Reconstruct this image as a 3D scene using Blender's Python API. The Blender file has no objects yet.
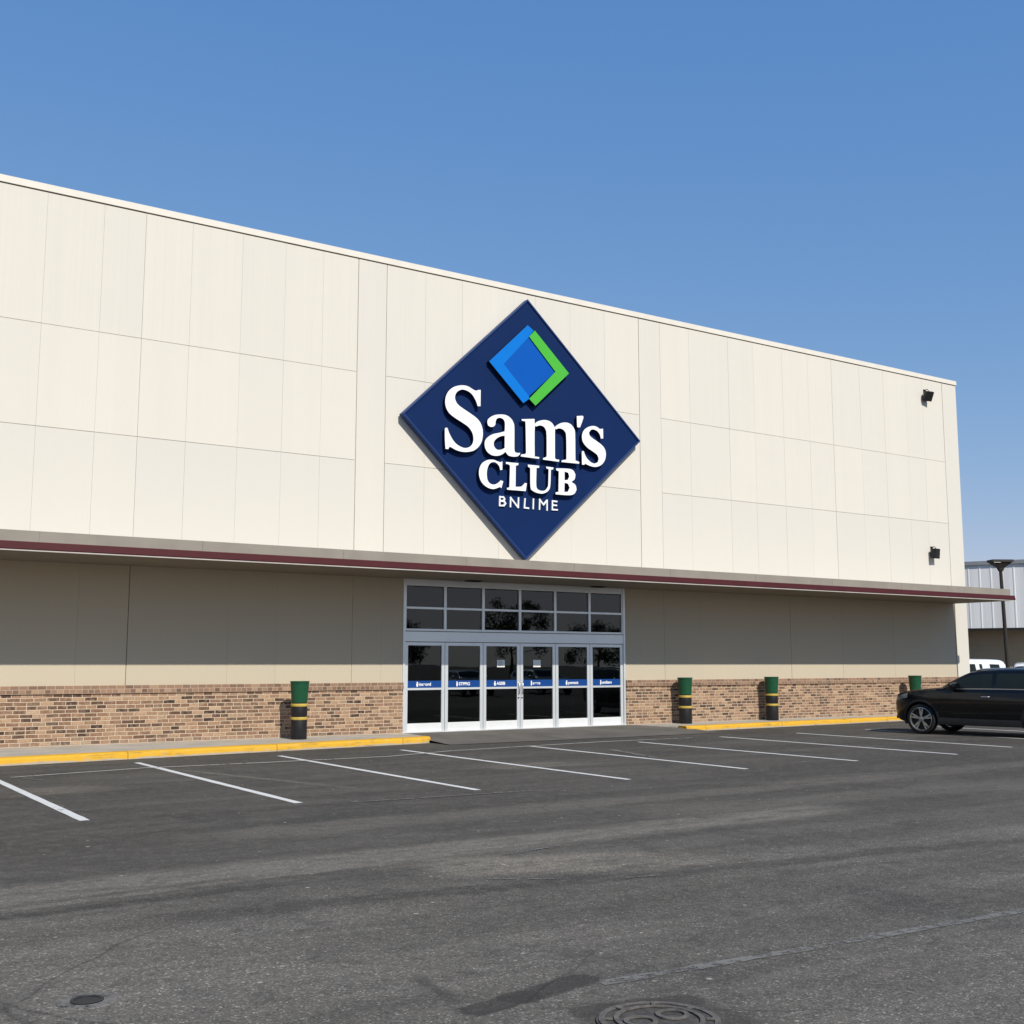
import bpy, bmesh, math, random
from mathutils import Vector, Matrix
R = math.radians
rnd = random.Random(7)
scene = bpy.context.scene
COL = scene.collection

# ------------------------------------------------------------------ node helpers
class NB:
    def __init__(self, name):
        self.m = bpy.data.materials.new(name); self.m.use_nodes = True
        self.t = self.m.node_tree; self.b = self.t.nodes['Principled BSDF']; self.out = self.t.nodes['Material Output']
    def n(self, typ, **kw):
        nd = self.t.nodes.new(typ)
        for k, v in kw.items(): setattr(nd, k, v)
        return nd
    def put(self, sock, v):
        if hasattr(v, 'is_output') or isinstance(v, bpy.types.NodeSocket): self.t.links.new(v, sock)
        else: sock.default_value = v
    def coord(self): return self.n('ShaderNodeTexCoord').outputs['Object']
    def mapping(self, vec, scale=(1,1,1), rot=(0,0,0), loc=(0,0,0)):
        nd = self.n('ShaderNodeMapping'); self.put(nd.inputs[0], vec)
        nd.inputs['Scale'].default_value = scale; nd.inputs['Rotation'].default_value = rot; nd.inputs['Location'].default_value = loc
        return nd.outputs[0]
    def noise(self, vec, scale, detail=4, rough=.55, dist=0):
        nd = self.n('ShaderNodeTexNoise'); self.put(nd.inputs['Vector'], vec)
        nd.inputs['Scale'].default_value = scale; nd.inputs['Detail'].default_value = detail
        nd.inputs['Roughness'].default_value = rough; nd.inputs['Distortion'].default_value = dist
        return nd.outputs['Fac']
    def voro(self, vec, scale, out='Color', feature='F1'):
        nd = self.n('ShaderNodeTexVoronoi', feature=feature); self.put(nd.inputs['Vector'], vec); nd.inputs['Scale'].default_value = scale
        return nd.outputs[out]
    def ramp(self, fac, stops, interp='LINEAR'):
        nd = self.n('ShaderNodeValToRGB'); self.put(nd.inputs[0], fac); cr = nd.color_ramp; cr.interpolation = interp
        while len(cr.elements) < len(stops): cr.elements.new(.5)
        for e, (p, c) in zip(cr.elements, stops):
            e.position = p; e.color = (c, c, c, 1) if not isinstance(c, tuple) else (*c, 1)
        return nd.outputs[0]
    def math(self, op, a, b=0.0, c=0.0, clamp=False):
        nd = self.n('ShaderNodeMath', operation=op, use_clamp=clamp); self.put(nd.inputs[0], a); self.put(nd.inputs[1], b); self.put(nd.inputs[2], c)
        return nd.outputs[0]
    def mix(self, fac, a, b, blend='MIX'):
        nd = self.n('ShaderNodeMix', data_type='RGBA', blend_type=blend); self.put(nd.inputs[0], fac)
        for s, v in ((nd.inputs[6], a), (nd.inputs[7], b)):
            if isinstance(v, tuple): v = (*v[:3], 1)
            self.put(s, v)
        return nd.outputs[2]
    def sep(self, vec):
        nd = self.n('ShaderNodeSeparateXYZ'); self.put(nd.inputs[0], vec); return nd.outputs
    def smooth(self, v, a, b, lo=0., hi=1.):
        nd = self.n('ShaderNodeMapRange', interpolation_type='SMOOTHSTEP'); self.put(nd.inputs[0], v)
        for i, q in enumerate((a, b, lo, hi)): nd.inputs[i+1].default_value = q
        return nd.outputs[0]
    def bump(self, h, strength=.3, dist=.01):
        nd = self.n('ShaderNodeBump'); self.put(nd.inputs['Height'], h); nd.inputs['Strength'].default_value = strength; nd.inputs['Distance'].default_value = dist
        self.t.links.new(nd.outputs[0], self.b.inputs['Normal'])
    def set(self, color=None, rough=None, metal=None, spec=None, coat=None):
        for k, v in (('Base Color', color), ('Roughness', rough), ('Metallic', metal), ('Specular IOR Level', spec), ('Coat Weight', coat)):
            if v is None: continue
            if isinstance(v, tuple): v = (*v[:3], 1)
            self.put(self.b.inputs[k], v)
        return self

def paint(name, c, rough=.5, var=.12, scale=3, metal=0, spec=.35, coat=None, bump=0):
    """plain painted or moulded surface with a little dirt and mottling"""
    w = NB(name); v = w.coord(); n1 = w.noise(v, scale, 5, .6); n2 = w.noise(v, scale*13, 3)
    f = w.ramp(n1, [(.3, 0.), (.7, 1.)])
    col = w.mix(f, tuple(x*(1-var) for x in c), tuple(min(1, x*(1+var)) for x in c))
    w.set(col, w.math('MULTIPLY_ADD', n2, .2, rough-.1), metal, spec, coat)
    if bump: w.bump(n2, bump, .004)
    return w.m

# ------------------------------------------------------------------ mesh helpers
def link(o, parent=None):
    COL.objects.link(o)
    if parent is not None: o.parent = parent
    return o
def obj(name, bm, mats, parent=None, smooth=False, bevel=0):
    if bevel: bmesh.ops.bevel(bm, geom=[e for e in bm.edges if len(e.link_faces) == 2 and e.calc_face_angle(0) > .6], offset=bevel, segments=2, affect='EDGES', profile=.6)
    me = bpy.data.meshes.new(name); bm.normal_update(); bm.to_mesh(me); bm.free()
    for m in (mats if isinstance(mats, (list, tuple)) else [mats]): me.materials.append(m)
    o = bpy.data.objects.new(name, me)
    if smooth:
        me.polygons.foreach_set('use_smooth', [True]*len(me.polygons))
        if smooth is not True: me.set_sharp_from_angle(angle=R(smooth))
    return link(o, parent)
def tag(o, label=None, cat=None, group=None, kind=None):
    for k, v in (('label', label), ('category', cat), ('group', group), ('kind', kind)):
        if v: o[k] = v
    return o
def thing(name, label, cat, loc=(0,0,0), rz=0, group=None):
    o = bpy.data.objects.new(name, None); o.location = loc; o.rotation_euler = (0,0,rz); o.empty_display_size = .3
    return tag(link(o), label, cat, group)
def copy_tree(o, parent=None):
    c = o.copy(); COL.objects.link(c)
    if parent is not None: c.parent = parent
    for ch in list(o.children): copy_tree(ch, c)
    return c
def box(bm, x0, x1, y0, y1, z0, z1, mi=0, mat=None):
    vs = [bm.verts.new(p) for p in ((x0,y0,z0),(x1,y0,z0),(x1,y1,z0),(x0,y1,z0),(x0,y0,z1),(x1,y0,z1),(x1,y1,z1),(x0,y1,z1))]
    if mat is not None:
        for v in vs: v.co = mat @ v.co
    fs = []
    for q in ((3,2,1,0),(4,5,6,7),(0,1,5,4),(1,2,6,5),(2,3,7,6),(3,0,4,7)):
        f = bm.faces.new([vs[i] for i in q]); f.material_index = mi; fs.append(f)
    return fs
def lathe(bm, prof, n=28, mi=0, mat=None, closed=False):
    rings = []
    for r, z in prof:
        rings.append([bm.verts.new((r*math.cos(2*math.pi*i/n), r*math.sin(2*math.pi*i/n), z)) for i in range(n)])
    if mat is not None:
        for rg in rings:
            for v in rg: v.co = mat @ v.co
    pairs = list(zip(rings, rings[1:])) + ([(rings[-1], rings[0])] if closed else [])
    for a, b in pairs:
        for i in range(n):
            f = bm.faces.new((a[i], a[(i+1)%n], b[(i+1)%n], b[i])); f.material_index = mi
    if not closed:
        bm.faces.new(list(reversed(rings[0]))).material_index = mi; bm.faces.new(rings[-1]).material_index = mi
def prism(bm, pts, z0, z1, mi=0):
    """polygon in xy (counter-clockwise) pulled up from z0 to z1"""
    a = [bm.verts.new((x, y, z0)) for x, y in pts]; b = [bm.verts.new((x, y, z1)) for x, y in pts]
    n = len(pts); fs = [bm.faces.new(list(reversed(a))), bm.faces.new(b)]
    for i in range(n): fs.append(bm.faces.new((a[i], a[(i+1)%n], b[(i+1)%n], b[i])))
    for f in fs: f.material_index = mi
    return fs
def loft(bm, rings, mi=0, caps=True):
    rs = [[bm.verts.new(p) for p in r] for r in rings]; n = len(rs[0])
    for a, b in zip(rs, rs[1:]):
        for i in range(n):
            f = bm.faces.new((a[i], a[(i+1)%n], b[(i+1)%n], b[i])); f.material_index = mi
    if caps:
        bm.faces.new(list(reversed(rs[0]))).material_index = mi; bm.faces.new(rs[-1]).material_index = mi
    return rs
def tube(bm, pts, r, n=8, mi=0, r2=None):
    pts = [Vector(p) for p in pts]; rings = []
    for i, p in enumerate(pts):
        d = (pts[min(i+1, len(pts)-1)] - pts[max(i-1, 0)]).normalized(); u = d.orthogonal().normalized(); v = d.cross(u)
        if rings and False: pass
        rr = r if r2 is None else r + (r2-r)*i/max(1, len(pts)-1)
        rings.append([p + (u*math.cos(2*math.pi*k/n) + v*math.sin(2*math.pi*k/n))*rr for k in range(n)])
    loft(bm, rings, mi)
def crm(pts, sub=4, corner=R(46)):
    """closed Catmull-Rom through traced points; sharp turns stay sharp"""
    n = len(pts); P = [Vector((x, y)) for x, y in pts]; out = []
    def sharp(i):
        a = P[i]-P[i-1]; b = P[(i+1)%n]-P[i]
        if a.length < 1e-6 or b.length < 1e-6: return True
        return a.angle(b) > corner
    sh = [sharp(i) for i in range(n)]
    for i in range(n):
        p1, p2 = P[i], P[(i+1)%n]
        p0 = P[i-1] if not sh[i] else p1*2-p2
        p3 = P[(i+2)%n] if not sh[(i+1)%n] else p2*2-p1
        if sh[i] and sh[(i+1)%n]: out.append(p1); continue
        for k in range(sub):
            t = k/sub
            out.append(.5*((2*p1) + (p2-p0)*t + (2*p0-5*p1+4*p2-p3)*t*t + (3*p1-p0-3*p2+p3)*t**3))
    return out
def curve_plate(name, loops, depth, bevel, mat, parent, y_front, smooth=True):
    """flat cut-out lettering: loops in wall x,z pulled out of the wall by depth"""
    cu = bpy.data.curves.new(name, 'CURVE'); cu.dimensions = '2D'; cu.fill_mode = 'BOTH'
    cu.extrude = max(.001, depth/2-bevel); cu.bevel_depth = bevel; cu.offset = -bevel
    for L in loops:
        pts = crm(L) if smooth else [Vector(q) for q in L]
        s = cu.splines.new('POLY'); s.points.add(len(pts)-1); s.use_cyclic_u = True
        for k, q in enumerate(pts): s.points[k].co = (q.x, q.y, 0, 1)
    return from_curve(name, cu, Matrix.Translation((0, y_front+depth/2, 0)) @ Matrix.Rotation(math.pi/2, 4, 'X'), mat, parent)
def from_curve(name, cu, M, mat, parent):
    t = bpy.data.objects.new('tmp', cu); COL.objects.link(t); bpy.context.view_layer.update()
    me = bpy.data.meshes.new_from_object(t.evaluated_get(bpy.context.evaluated_depsgraph_get()))
    bpy.data.objects.remove(t); bpy.data.curves.remove(cu)
    me.transform(M); me.materials.clear(); me.materials.append(mat); me.name = name
    return link(bpy.data.objects.new(name, me), parent)
GLYPHS = [
 ('S', [(15.008, 8.582), (15.004, 8.163), (14.917, 8.152), (14.874, 8.264), (14.773, 8.413), (14.643, 8.495), (14.501, 8.521), (14.388, 8.491), (14.295, 8.412), (14.257, 8.308), (14.277, 8.212), (14.348, 8.123), (14.49, 8.042), (14.661, 7.964), (14.861, 7.864), (14.991, 7.755), (15.064, 7.602), (15.076, 7.429), (15.036, 7.251), (14.936, 7.104), (14.794, 7.003), (14.609, 6.954), (14.44, 6.947), (14.286, 6.975), (14.146, 7.028), (14.104, 7.029), (14.077, 6.97), (13.994, 6.969), (13.976, 7.21), (13.971, 7.477), (14.012, 7.506), (14.051, 7.486), (14.102, 7.37), (14.2, 7.222), (14.327, 7.113), (14.482, 7.056), (14.595, 7.056), (14.708, 7.105), (14.778, 7.198), (14.798, 7.324), (14.763, 7.456), (14.663, 7.58), (14.492, 7.672), (14.294, 7.759), (14.112, 7.86), (14.013, 7.982), (13.976, 8.125), (13.992, 8.274), (14.066, 8.419), (14.191, 8.534), (14.359, 8.606), (14.529, 8.634), (14.657, 8.617), (14.786, 8.564), (14.872, 8.543), (14.93, 8.571)], []),
 ('a', [(15.208, 7.768), (15.222, 7.845), (15.309, 7.925), (15.441, 7.991), (15.618, 8.028), (15.78, 8.025), (15.915, 7.965), (15.998, 7.861), (16.028, 7.712), (16.028, 7.181), (16.058, 7.095), (16.123, 7.085), (16.207, 7.098), (16.183, 7.045), (16.108, 6.992), (15.974, 6.974), (15.855, 6.987), (15.79, 7.035), (15.751, 7.077), (15.677, 7.014), (15.575, 6.964), (15.457, 6.942), (15.326, 6.953), (15.195, 7.032), (15.131, 7.162), (15.145, 7.3), (15.238, 7.41), (15.383, 7.493), (15.559, 7.545), (15.73, 7.602), (15.736, 7.805), (15.706, 7.89), (15.632, 7.931), (15.544, 7.928), (15.485, 7.888), (15.456, 7.822), (15.447, 7.746), (15.398, 7.69), (15.31, 7.667), (15.231, 7.696)], [[(15.73, 7.489), (15.618, 7.464), (15.501, 7.401), (15.419, 7.317), (15.401, 7.228), (15.442, 7.145), (15.53, 7.104), (15.648, 7.129), (15.73, 7.175)]]),
 ('m', [(16.243, 7.979), (16.654, 8.036), (16.66, 7.905), (16.746, 7.975), (16.901, 8.032), (17.057, 8.045), (17.197, 8.002), (17.297, 7.891), (17.385, 7.964), (17.528, 8.033), (17.687, 8.059), (17.831, 8.024), (17.933, 7.917), (17.963, 7.776), (17.967, 7.109), (17.989, 7.072), (18.095, 7.043), (18.085, 6.995), (17.504, 6.985), (17.521, 7.033), (17.647, 7.064), (17.67, 7.105), (17.668, 7.678), (17.631, 7.804), (17.543, 7.865), (17.432, 7.873), (17.337, 7.836), (17.305, 7.794), (17.301, 7.069), (17.332, 7.046), (17.442, 7.036), (17.426, 6.983), (16.912, 6.991), (16.927, 7.036), (17.005, 7.065), (17.036, 7.094), (17.033, 7.66), (17.002, 7.798), (16.931, 7.867), (16.823, 7.881), (16.715, 7.842), (16.66, 7.785), (16.657, 7.081), (16.681, 7.053), (16.804, 7.045), (16.788, 6.997), (16.217, 7.004), (16.235, 7.059), (16.347, 7.08), (16.386, 7.117), (16.37, 7.879), (16.334, 7.934), (16.258, 7.943)], []),
 ("'", [(18.02, 8.275), (18.221, 8.308), (18.24, 8.244), (18.127, 7.979), (18.056, 7.971), (18.03, 8.007)], []),
 ('s', [(18.903, 8.033), (18.906, 7.766), (18.823, 7.752), (18.791, 7.855), (18.709, 7.939), (18.594, 7.974), (18.495, 7.955), (18.429, 7.881), (18.444, 7.803), (18.542, 7.735), (18.706, 7.659), (18.87, 7.571), (18.968, 7.461), (18.99, 7.317), (18.948, 7.166), (18.83, 7.035), (18.664, 6.966), (18.5, 6.964), (18.337, 7.001), (18.289, 7.022), (18.256, 6.985), (18.181, 6.981), (18.178, 7.327), (18.211, 7.356), (18.25, 7.347), (18.291, 7.246), (18.371, 7.149), (18.501, 7.069), (18.616, 7.054), (18.715, 7.104), (18.739, 7.199), (18.684, 7.299), (18.537, 7.377), (18.375, 7.452), (18.246, 7.557), (18.192, 7.67), (18.2, 7.816), (18.282, 7.944), (18.431, 8.035), (18.595, 8.073), (18.727, 8.048), (18.793, 8.016)], []),
 ('C', [(15.661, 6.824), (15.661, 6.606), (15.598, 6.591), (15.556, 6.7), (15.457, 6.771), (15.363, 6.771), (15.276, 6.718), (15.214, 6.593), (15.197, 6.443), (15.225, 6.298), (15.312, 6.217), (15.434, 6.212), (15.539, 6.266), (15.609, 6.332), (15.69, 6.318), (15.634, 6.134), (15.584, 6.16), (15.521, 6.131), (15.382, 6.089), (15.208, 6.119), (15.052, 6.224), (14.973, 6.379), (14.972, 6.556), (15.051, 6.711), (15.206, 6.809), (15.38, 6.838), (15.52, 6.81), (15.598, 6.794)], []),
 ('L', [(15.767, 6.817), (16.153, 6.824), (16.146, 6.772), (16.07, 6.75), (16.063, 6.207), (16.231, 6.227), (16.322, 6.304), (16.347, 6.328), (16.412, 6.327), (16.375, 6.119), (15.803, 6.11), (15.796, 6.154), (15.874, 6.176), (15.892, 6.732), (15.838, 6.763), (15.767, 6.766)], []),
 ('U', [(16.439, 6.815), (16.798, 6.819), (16.797, 6.767), (16.713, 6.75), (16.704, 6.292), (16.758, 6.19), (16.868, 6.169), (16.979, 6.193), (17.054, 6.276), (17.08, 6.355), (17.094, 6.755), (17.019, 6.773), (17.02, 6.819), (17.247, 6.816), (17.247, 6.77), (17.168, 6.747), (17.147, 6.33), (17.079, 6.186), (16.923, 6.103), (16.758, 6.099), (16.593, 6.146), (16.521, 6.246), (16.515, 6.731), (16.45, 6.755)], []),
 ('B', [(17.337, 6.803), (17.716, 6.829), (17.888, 6.799), (17.964, 6.697), (17.936, 6.569), (17.828, 6.488), (17.961, 6.416), (17.998, 6.294), (17.92, 6.179), (17.748, 6.125), (17.314, 6.114), (17.314, 6.166), (17.408, 6.192), (17.42, 6.73), (17.337, 6.753)], [[(17.609, 6.742), (17.607, 6.509), (17.714, 6.534), (17.76, 6.631), (17.723, 6.721)], [(17.606, 6.447), (17.597, 6.199), (17.711, 6.217), (17.769, 6.328), (17.72, 6.426)]]),
]
STROKES = {
 'B': [[(15.655, 5.933), (15.648, 5.704)], [(15.655, 5.927), (15.761, 5.93), (15.796, 5.888), (15.761, 5.837), (15.655, 5.829)], [(15.655, 5.823), (15.785, 5.824), (15.821, 5.77), (15.771, 5.713), (15.648, 5.704)]],
 'N': [[(15.974, 5.704), (15.981, 5.933)], [(15.981, 5.933), (16.206, 5.701)], [(16.213, 5.702), (16.221, 5.943)]],
 'L': [[(16.423, 5.938), (16.404, 5.707), (16.531, 5.704)]],
 'I': [[(16.685, 5.95), (16.677, 5.706)]],
 'M': [[(16.875, 5.706), (16.884, 5.956), (17.001, 5.831), (17.113, 5.953), (17.112, 5.699)]],
 'E': [[(17.427, 5.947), (17.288, 5.951), (17.28, 5.724), (17.437, 5.729)], [(17.284, 5.844), (17.412, 5.844)]],
}
EMBLEM = {'light': [(16.448, 10.504), (16.633, 10.39), (16.494, 10.202), (15.704, 9.351), (16.489, 8.612), (16.489, 8.547), (16.306, 8.408), (15.26, 9.362)], 'mid': [(16.494, 10.202), (17.334, 9.384), (16.489, 8.612), (15.704, 9.351)], 'green': [(16.66, 10.39), (17.76, 9.396), (16.674, 8.386), (16.475, 8.542), (17.319, 9.378), (16.48, 10.195)]}
# ------------------------------------------------------------------ materials
def concrete_wall(name, c, ribbed=False):
    w = NB(name); v = w.coord(); x, y, z = w.sep(v)
    big = w.noise(v, .35, 5, .6); mid = w.noise(v, 2.2, 6, .65); fine = w.noise(v, 45, 3, .6)
    run = w.noise(w.mapping(v, (14, 14, .10)), 1.0, 6, .75)                # rain runs, long and vertical
    run2 = w.noise(w.mapping(v, (2.2, 2.2, .06)), 1.0, 4, .6)
    tint = w.n('ShaderNodeAttribute', attribute_name='tint').outputs['Fac']
    f = w.math('ADD', w.math('MULTIPLY', big, .5), w.math('MULTIPLY', mid, .5))
    col = w.mix(w.ramp(f, [(.36, 0.), (.64, 1.)]), tuple(a*b for a, b in zip(c, (.93, .935, .935))), c)
    strong = w.smooth(z, 8.4, 9.0, .35, 1.0) if ribbed else .6
    col = w.mix(w.math('MULTIPLY', w.ramp(run, [(.40, 1.), (.56, 0.)]), w.math('MULTIPLY', strong, .62)), col, tuple(a*b for a, b in zip(c, (.84, .85, .84))))
    col = w.mix(w.math('MULTIPLY', w.ramp(run2, [(.38, 1.), (.55, 0.)]), .30), col, tuple(a*b for a, b in zip(c, (.82, .84, .84))))
    col = w.mix(tint, tuple(a*b for a, b in zip(c, (.80, .825, .85))), col)
    w.set(col, .82, 0, .25)
    h = w.math('ADD', fine, w.math('MULTIPLY', w.noise(w.mapping(v, (60, 60, 1)), 1.0, 2), 1.2 if ribbed else .2))
    w.bump(h, .14, .006)
    return w.m
def brick_mat():
    w = NB('tumbled_brick'); v = w.coord(); x, y, z = w.sep(v)
    cmb = w.n('ShaderNodeCombineXYZ'); wob = w.noise(v, 1.1, 2)
    w.put(cmb.inputs[0], w.math('ADD', x, w.math('MULTIPLY', wob, .05))); w.put(cmb.inputs[1], w.math('ADD', z, w.math('MULTIPLY_ADD', w.noise(w.mapping(v,(1.5,1,4)), 1.6, 2), .022, -.02))); w.put(cmb.inputs[2], y)
    def br(scale_off):
        b = w.n('ShaderNodeTexBrick', offset=.5, squash=.78, squash_frequency=3); w.put(b.inputs['Vector'], w.mapping(cmb.outputs[0], loc=scale_off))
        b.inputs['Color1'].default_value = (0,0,0,1); b.inputs['Color2'].default_value = (1,1,1,1); b.inputs['Mortar'].default_value = (.5,.5,.5,1)
        b.inputs['Scale'].default_value = 1; b.inputs['Mortar Size'].default_value = .0095; b.inputs['Mortar Smooth'].default_value = .35
        b.inputs['Bias'].default_value = 0; b.inputs['Brick Width'].default_value = .245; b.inputs['Row Height'].default_value = .0785
        return b
    b = br((0, -.13, 0))
    rv = b.outputs['Color']
    col = w.ramp(rv, [(0., (.040,.027,.023)), (.14, (.105,.058,.040)), (.28, (.245,.138,.083)), (.38, (.125,.072,.052)), (.5, (.37,.222,.130)), (.62, (.20,.108,.073)), (.72, (.45,.295,.18)), (.84, (.265,.155,.10)), (.93, (.50,.345,.22)), (1., (.085,.056,.045))])
    patch = w.ramp(w.noise(v, .9, 3), [(.42, 0.), (.6, 1.)])
    col = w.mix(w.math('MULTIPLY', patch, .18), col, (.46,.285,.17))
    col = w.mix(w.math('MULTIPLY', w.ramp(w.noise(v, 14, 5, .7), [(.50, 0.), (.64, 1.)]), .30), col, (.56,.41,.29))
    col = w.mix(w.math('MULTIPLY', w.ramp(w.noise(v, 30, 4, .7), [(.5, 0.), (.65, 1.)]), .45), col, (.09,.055,.045))
    col = w.mix(b.outputs['Fac'], col, w.mix(w.noise(v, 9, 3), (.50,.39,.28), (.66,.54,.41)))
    col = w.mix(w.math('MULTIPLY', w.smooth(w.math('ADD', z, w.math('MULTIPLY', w.noise(v, 3, 4), .25)), .2, .38, 1, 0), .35), col, (.44,.35,.27))
    w.set(col, .9, 0, .2)
    w.bump(w.math('SUBTRACT', w.math('MULTIPLY', w.noise(v, 40, 4), .5), w.math('MULTIPLY', b.outputs['Fac'], 1.6)), .8, .010)
    return w.m
def cap_brick_mat():
    w = NB('rowlock_brick'); v = w.coord(); x, y, z = w.sep(v); cmb = w.n('ShaderNodeCombineXYZ')
    w.put(cmb.inputs[0], x); w.put(cmb.inputs[1], w.math('ADD', z, -1.155))
    b = w.n('ShaderNodeTexBrick', offset=.4, squash=.7, squash_frequency=2); w.put(b.inputs['Vector'], cmb.outputs[0])
    b.inputs['Color1'].default_value = (0,0,0,1); b.inputs['Color2'].default_value = (1,1,1,1); b.inputs['Mortar'].default_value = (.5,.5,.5,1)
    for k, q in (('Scale', 1), ('Mortar Size', .007), ('Mortar Smooth', .3), ('Brick Width', .17), ('Row Height', .085)): b.inputs[k].default_value = q
    col = w.ramp(b.outputs['Color'], [(0., (.085,.052,.04)), (.3, (.215,.125,.085)), (.6, (.31,.185,.12)), (.85, (.175,.11,.08)), (1., (.40,.265,.175))])
    col = w.mix(w.math('MULTIPLY', w.noise(v, 22, 4, .7), .45), col, (.36,.255,.18))
    col = w.mix(b.outputs['Fac'], col, (.48,.36,.27))
    w.set(col, .9, 0, .2); w.bump(w.math('SUBTRACT', w.math('MULTIPLY', w.noise(v, 40, 4), .5), b.outputs['Fac']), .7, .008)
    return w.m
def asphalt_mat():
    w = NB('worn_asphalt'); v = w.coord(); x, y, z = w.sep(v)
    warp = w.n('ShaderNodeVectorMath', operation='ADD'); nz = w.n('ShaderNodeTexNoise'); w.put(nz.inputs['Vector'], v); nz.inputs['Scale'].default_value = .35; nz.inputs['Detail'].default_value = 3
    sc = w.n('ShaderNodeVectorMath', operation='SCALE'); w.put(sc.inputs[0], nz.outputs['Color']); sc.inputs['Scale'].default_value = 1.1
    w.put(warp.inputs[0], v); w.put(warp.inputs[1], sc.outputs[0]); wv = warp.outputs[0]
    lane = w.noise(w.mapping(wv, (.10, 1.15, 1), (0, 0, R(2))), 1.0, 5, .6)           # tyre-polished lanes along the building
    lane2 = w.noise(w.mapping(wv, (.25, 4.0, 1), (0, 0, R(4))), 1.0, 4, .6)
    big = w.noise(v, .22, 4, .6); mid = w.noise(v, 1.6, 5, .65); small = w.noise(v, 14, 4, .7)
    near = w.smooth(w.math('ADD', y, w.math('MULTIPLY', mid, .8)), -16.6, -13.6, 0, 1)    # newer seal coat over the stalls, bare stone in the drive lane
    base = w.mix(near, (.126,.115,.099), (.074,.068,.060))
    f = w.math('MULTIPLY_ADD', lane, .55, w.math('MULTIPLY_ADD', big, .3, w.math('MULTIPLY', lane2, .25)))
    val = w.ramp(f, [(.38, .66), (.52, .98), (.66, 1.42)])
    col = w.mix(1., base, val, 'MULTIPLY')
    col = w.mix(w.math('MULTIPLY', w.ramp(mid, [(.5, 0.), (.7, 1.)]), .3), col, (.120,.112,.101))
    col = w.mix(w.math('MULTIPLY', w.ramp(w.noise(v, .55, 5, .7, .6), [(.54, 0.), (.64, 1.)]), .4), col, (.044,.044,.045))
    # lane bands and rubbed patches of the real lot: pale scrub lines, darker seams
    wig = w.math('MULTIPLY_ADD', w.noise(v, .8, 5, .65), 1.1, -.55)
    def band(x0, y0, x1, y1, half, xa, xb, soft):
        sl_ = (y1-y0)/(x1-x0)
        d = w.math('ABSOLUTE', w.math('SUBTRACT', w.math('ADD', y, w.math('MULTIPLY', wig, soft)), w.math('MULTIPLY_ADD', x, sl_, y0-sl_*x0)))
        xw = w.math('ADD', x, w.math('MULTIPLY', wig, 1.5))
        return w.math('MULTIPLY', w.smooth(d, half*1.25, half*.5), w.math('MULTIPLY', w.smooth(xw, xa-.4, xa+.5), w.smooth(xw, xb+.8, xb-.5)))
    brk = w.ramp(w.noise(w.mapping(v, (.7, 3, 1)), 1.6, 5, .7), [(.34, .25), (.54, 1.)])
    for (b_, amt, c_) in ((band(2, -14.65, 9, -14.55, .42, -4, 11, .5), .85, (.195,.178,.150)), (band(5.0, -15.4, 7.2, -16.2, .55, 4.9, 7.2, .35), .9, (.225,.198,.16)),
                          (band(1.7, -15.2, 5.0, -14.95, .07, -3, 5.5, .25), .75, (.19,.172,.145)), (band(1.6, -15.46, 3.5, -15.39, .10, -2, 4.2, .3), .75, (.047,.044,.041)), (band(3.5, -16.2, 9.3, -17.1, .16, 2.5, 11, .5), .6, (.055,.051,.047)),
                          (band(6.4, -5.6, 6.9, -7.4, .35, 6.2, 7.0, .5), .85, (.18,.158,.13)), (band(10.6, -7.4, 12.6, -7.6, .5, 10.7, 12.4, .6), .8, (.165,.147,.122)), (band(3.6, -7.2, 4.6, -7.2, .5, 3.2, 4.4, .6), .8, (.17,.147,.122)),
                          (band(6, -12.6, 30, -11.6, .35, 4, 40, .9), .6, (.15,.136,.115)), (band(8, -13.4, 30, -15.5, .5, 9, 30, .9), .6, (.145,.131,.111))):
        col = w.mix(w.math('MULTIPLY', w.math('MULTIPLY', b_, brk), amt), col, c_)
    # stone chips
    ch = w.n('ShaderNodeTexVoronoi'); w.put(ch.inputs['Vector'], v); ch.inputs['Scale'].default_value = 95
    cs = w.n('ShaderNodeSeparateColor'); w.put(cs.inputs[0], ch.outputs['Color'])
    chip = w.ramp(cs.outputs[0], [(0., .58), (.5, .91), (.8, 1.13), (.95, 1.55), (1., 2.7)])
    amt = w.mix(near, (1,1,1), (.6,.6,.6))
    col = w.mix(amt, col, w.mix(1., col, chip, 'MULTIPLY'))
    chb = w.n('ShaderNodeTexVoronoi'); w.put(chb.inputs['Vector'], v); chb.inputs['Scale'].default_value = 7.5
    cb = w.n('ShaderNodeSeparateColor'); w.put(cb.inputs[0], chb.outputs['Color'])
    spot = w.math('MULTIPLY', w.math('GREATER_THAN', cb.outputs[1], .80), w.math('LESS_THAN', chb.outputs['Distance'], w.math('MULTIPLY', cb.outputs[0], .16)))
    col = w.mix(w.math('MULTIPLY', spot, .75), col, (.42,.37,.30))
    col = w.mix(w.math('MULTIPLY', w.ramp(small, [(.46, 0.), (.66, 1.)]), .45), col, (.062,.057,.051))
    col = w.mix(w.math('MULTIPLY', w.ramp(w.noise(v, 6.5, 5, .75), [(.50, 0.), (.66, 1.)]), .55), col, (.140,.126,.107))
    col = w.mix(w.math('MULTIPLY', w.ramp(w.noise(v, 3.1, 6, .75, .5), [(.53, 0.), (.65, 1.)]), .5), col, (.060,.055,.050))
    col = w.mix(w.math('MULTIPLY', w.ramp(w.noise(v, 28, 4, .8), [(.54, 0.), (.70, 1.)]), .5), col, (.155,.140,.118))
    # newer patches of dark fill rolled into the lane
    flat = w.n('ShaderNodeCombineXYZ'); w.put(flat.inputs[0], x); w.put(flat.inputs[1], y)
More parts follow.
